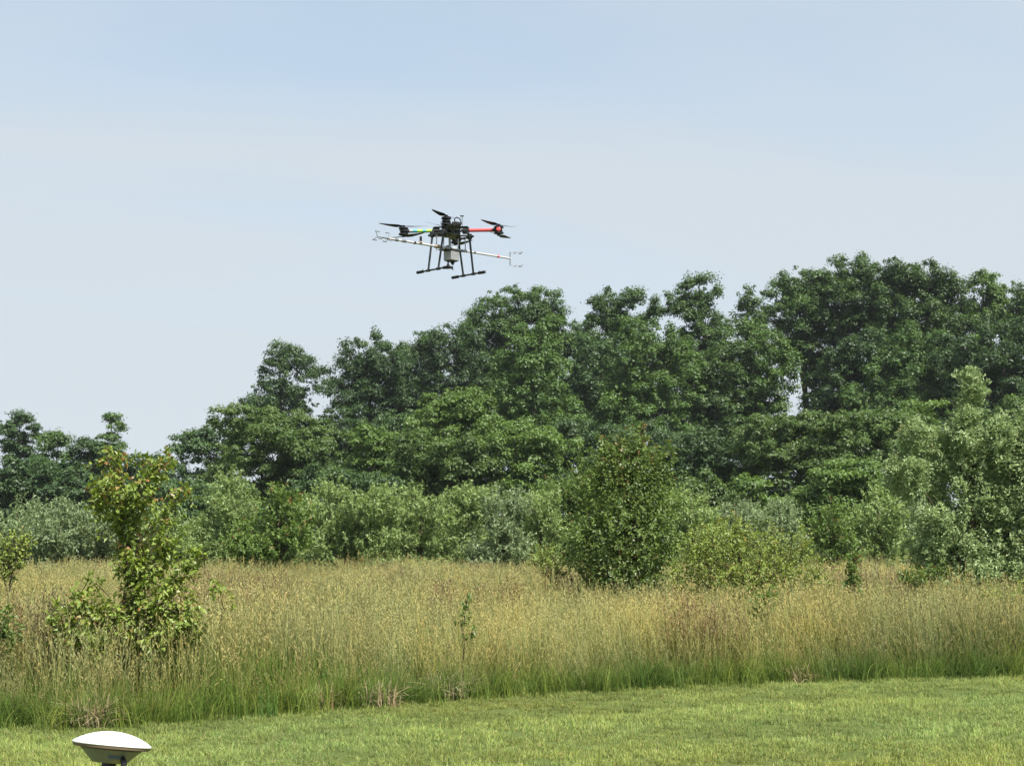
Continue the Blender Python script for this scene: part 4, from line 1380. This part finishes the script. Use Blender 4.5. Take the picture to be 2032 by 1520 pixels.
MB().box((-0.045, 0.03, -0.235), (0.07, 0.06, 0.06), yaw3(R(35)), 0.008).build('sensor_module', M['alu'], dr)
MB().box((0.04, -0.02, -0.255), (0.07, 0.05, 0.028), yaw3(R(35)), 0.006).build('cable_block', M['boom'], dr)
gm = MB()
gz_ = bxo[2] - 0.08
gm.tube([(-0.04, 0, gz_), (-0.042, 0, gz_ - 0.035)], 0.012, 8)
gm.tube([(-0.042, 0, gz_ - 0.03), (-0.075, 0, gz_ - 0.085)], 0.009, 8)
gm.tube([(-0.042, 0, gz_ - 0.03), (-0.012, 0, gz_ - 0.08)], 0.009, 8)
gm.tube([(-0.08, 0, gz_ - 0.085), (0.03, 0.01, gz_ - 0.078)], 0.017, 10)
gm.tube([(0.005, 0, gz_ - 0.085), (0.030, 0, gz_ - 0.115)], 0.009, 8)
gm.build('camera_bracket', M['carbon'], dr, smooth=True)
cmn = MB()
cmn.box((0.022, 0, gz_ - 0.012), (0.045, 0.05, 0.03), yaw3(R(45)), 0.006)
cmn.tube([(0.022, 0, gz_ - 0.025), (0.022, 0, gz_ - 0.045)], 0.016, 12)
cmn.build('camera', M['anod'], dr, smooth=True)

# instrument boom along v, a sonic anemometer on each end
BZ = PZ - 0.006 + 0.026
bl0, bl1 = -1.10, 1.14


def bp(s, side=0.0, dz=0.0):
    return v * s + u * side + np.array([0, 0, BZ + dz])


bo = MB().tube([bp(bl0), bp(-0.2), bp(bl1)], [0.0145, 0.0155, 0.013], 14).build('boom', M['boom'], dr, smooth=True)
for s, ln, m_, r_ in ((-0.98, 0.05, 'steel', 0.022), (-0.85, 0.07, 'steel', 0.021), (-0.66, 0.03, 'anod', 0.020), (-0.25, 0.09, 'bronze', 0.027), (0.25, 0.08, 'steel', 0.021), (0.44, 0.02, 'anod', 0.019), (0.90, 0.03, 'red', 0.019)):
    MB().tube([bp(s - ln / 2), bp(s + ln / 2)], r_, 14).build('boom_collar', M[m_], bo, smooth=True)
MB().tube([bp(-0.55), bp(-0.55, 0, 0.10)], 0.017, 12).build('boom_sensor', M['anod'], bo, smooth=True)
MB().box(bp(-0.56, 0, 0.018), (0.05, 0.05, 0.02), yaw3(UA), 0.004).build('sensor_clamp', M['bronze'], bo)
# near end: six curved transducer arms in two rings facing each other
sn = MB()
e0 = bp(bl0)
ax = -v
sn.tube([e0, e0 + ax * 0.10, e0 + ax * 0.20], [0.014, 0.010, 0.006], 10)
for k in range(3):
    an = R(90 + 120 * k)
    rd = u * math.cos(an) + np.array([0, 0, 1]) * math.sin(an)
    for (s0, s1, s2, rr_) in ((0.02, 0.00, 0.06, 0.075), (0.20, 0.24, 0.17, 0.075)):
        b0 = e0 + ax * s0
        sn.tube([b0, b0 + rd * rr_ * 0.7 + ax * (s1 - s0) * 0.5, b0 + rd * rr_ + ax * (s1 - s0), b0 + rd * rr_ * 0.92 + ax * (s2 - s0)], [0.005, 0.0045, 0.0045, 0.0085], 8)
sn.build('sonic_anemometer', M['steel'], bo, smooth=True)
# far end: upright bar carrying two pairs of transducers
e1 = bp(bl1)
sb = MB()
sb.tube([e1 + np.array([0, 0, -0.105]), e1 + np.array([0, 0, 0.095])], 0.0075, 8)
rgt = np.array([1.0, 0, 0])
for dz in (-0.10, 0.09):
    o_ = e1 + np.array([0, 0, dz])
    sb.tube([o_, o_ + rgt * 0.175], 0.0035, 6)
    sb.tube([o_ + rgt * 0.045, o_ + rgt * 0.062 - np.array([0, 0, 0.022]), o_ + rgt * 0.085 - np.array([0, 0, 0.004])], 0.006, 6)
    sb.tube([o_ + rgt * 0.12 - np.array([0, 0, 0.016]), o_ + rgt * 0.165 - np.array([0, 0, 0.016])], 0.010, 8)
    sb.tube([o_ + rgt * 0.165 - np.array([0, 0, 0.016]), o_ + rgt * 0.18 + np.array([0, 0, 0.008])], 0.005, 6)
sb.build('sonic_anemometer', M['steel'], bo, smooth=True)

# ------------------------------------------------------------------ summer haze
hm, ht = new_mat('summer_haze')
pv = node(ht, 'ShaderNodeVolumePrincipled')
pv.inputs['Color'].default_value = (0.86, 0.93, 1.0, 1)
pv.inputs['Density'].default_value = 0.00013
pv.inputs['Anisotropy'].default_value = 0.0
ho = node(ht, 'ShaderNodeOutputMaterial')
lk(ht, pv.outputs[0], ho.inputs['Volume'])
hz_ob = MB().box((0, 670, 19), (1840, 1500, 42)).build('haze', hm)
tag(hz_ob, 'thin pale summer haze over the whole meadow and wood', 'haze', kind='stuff')
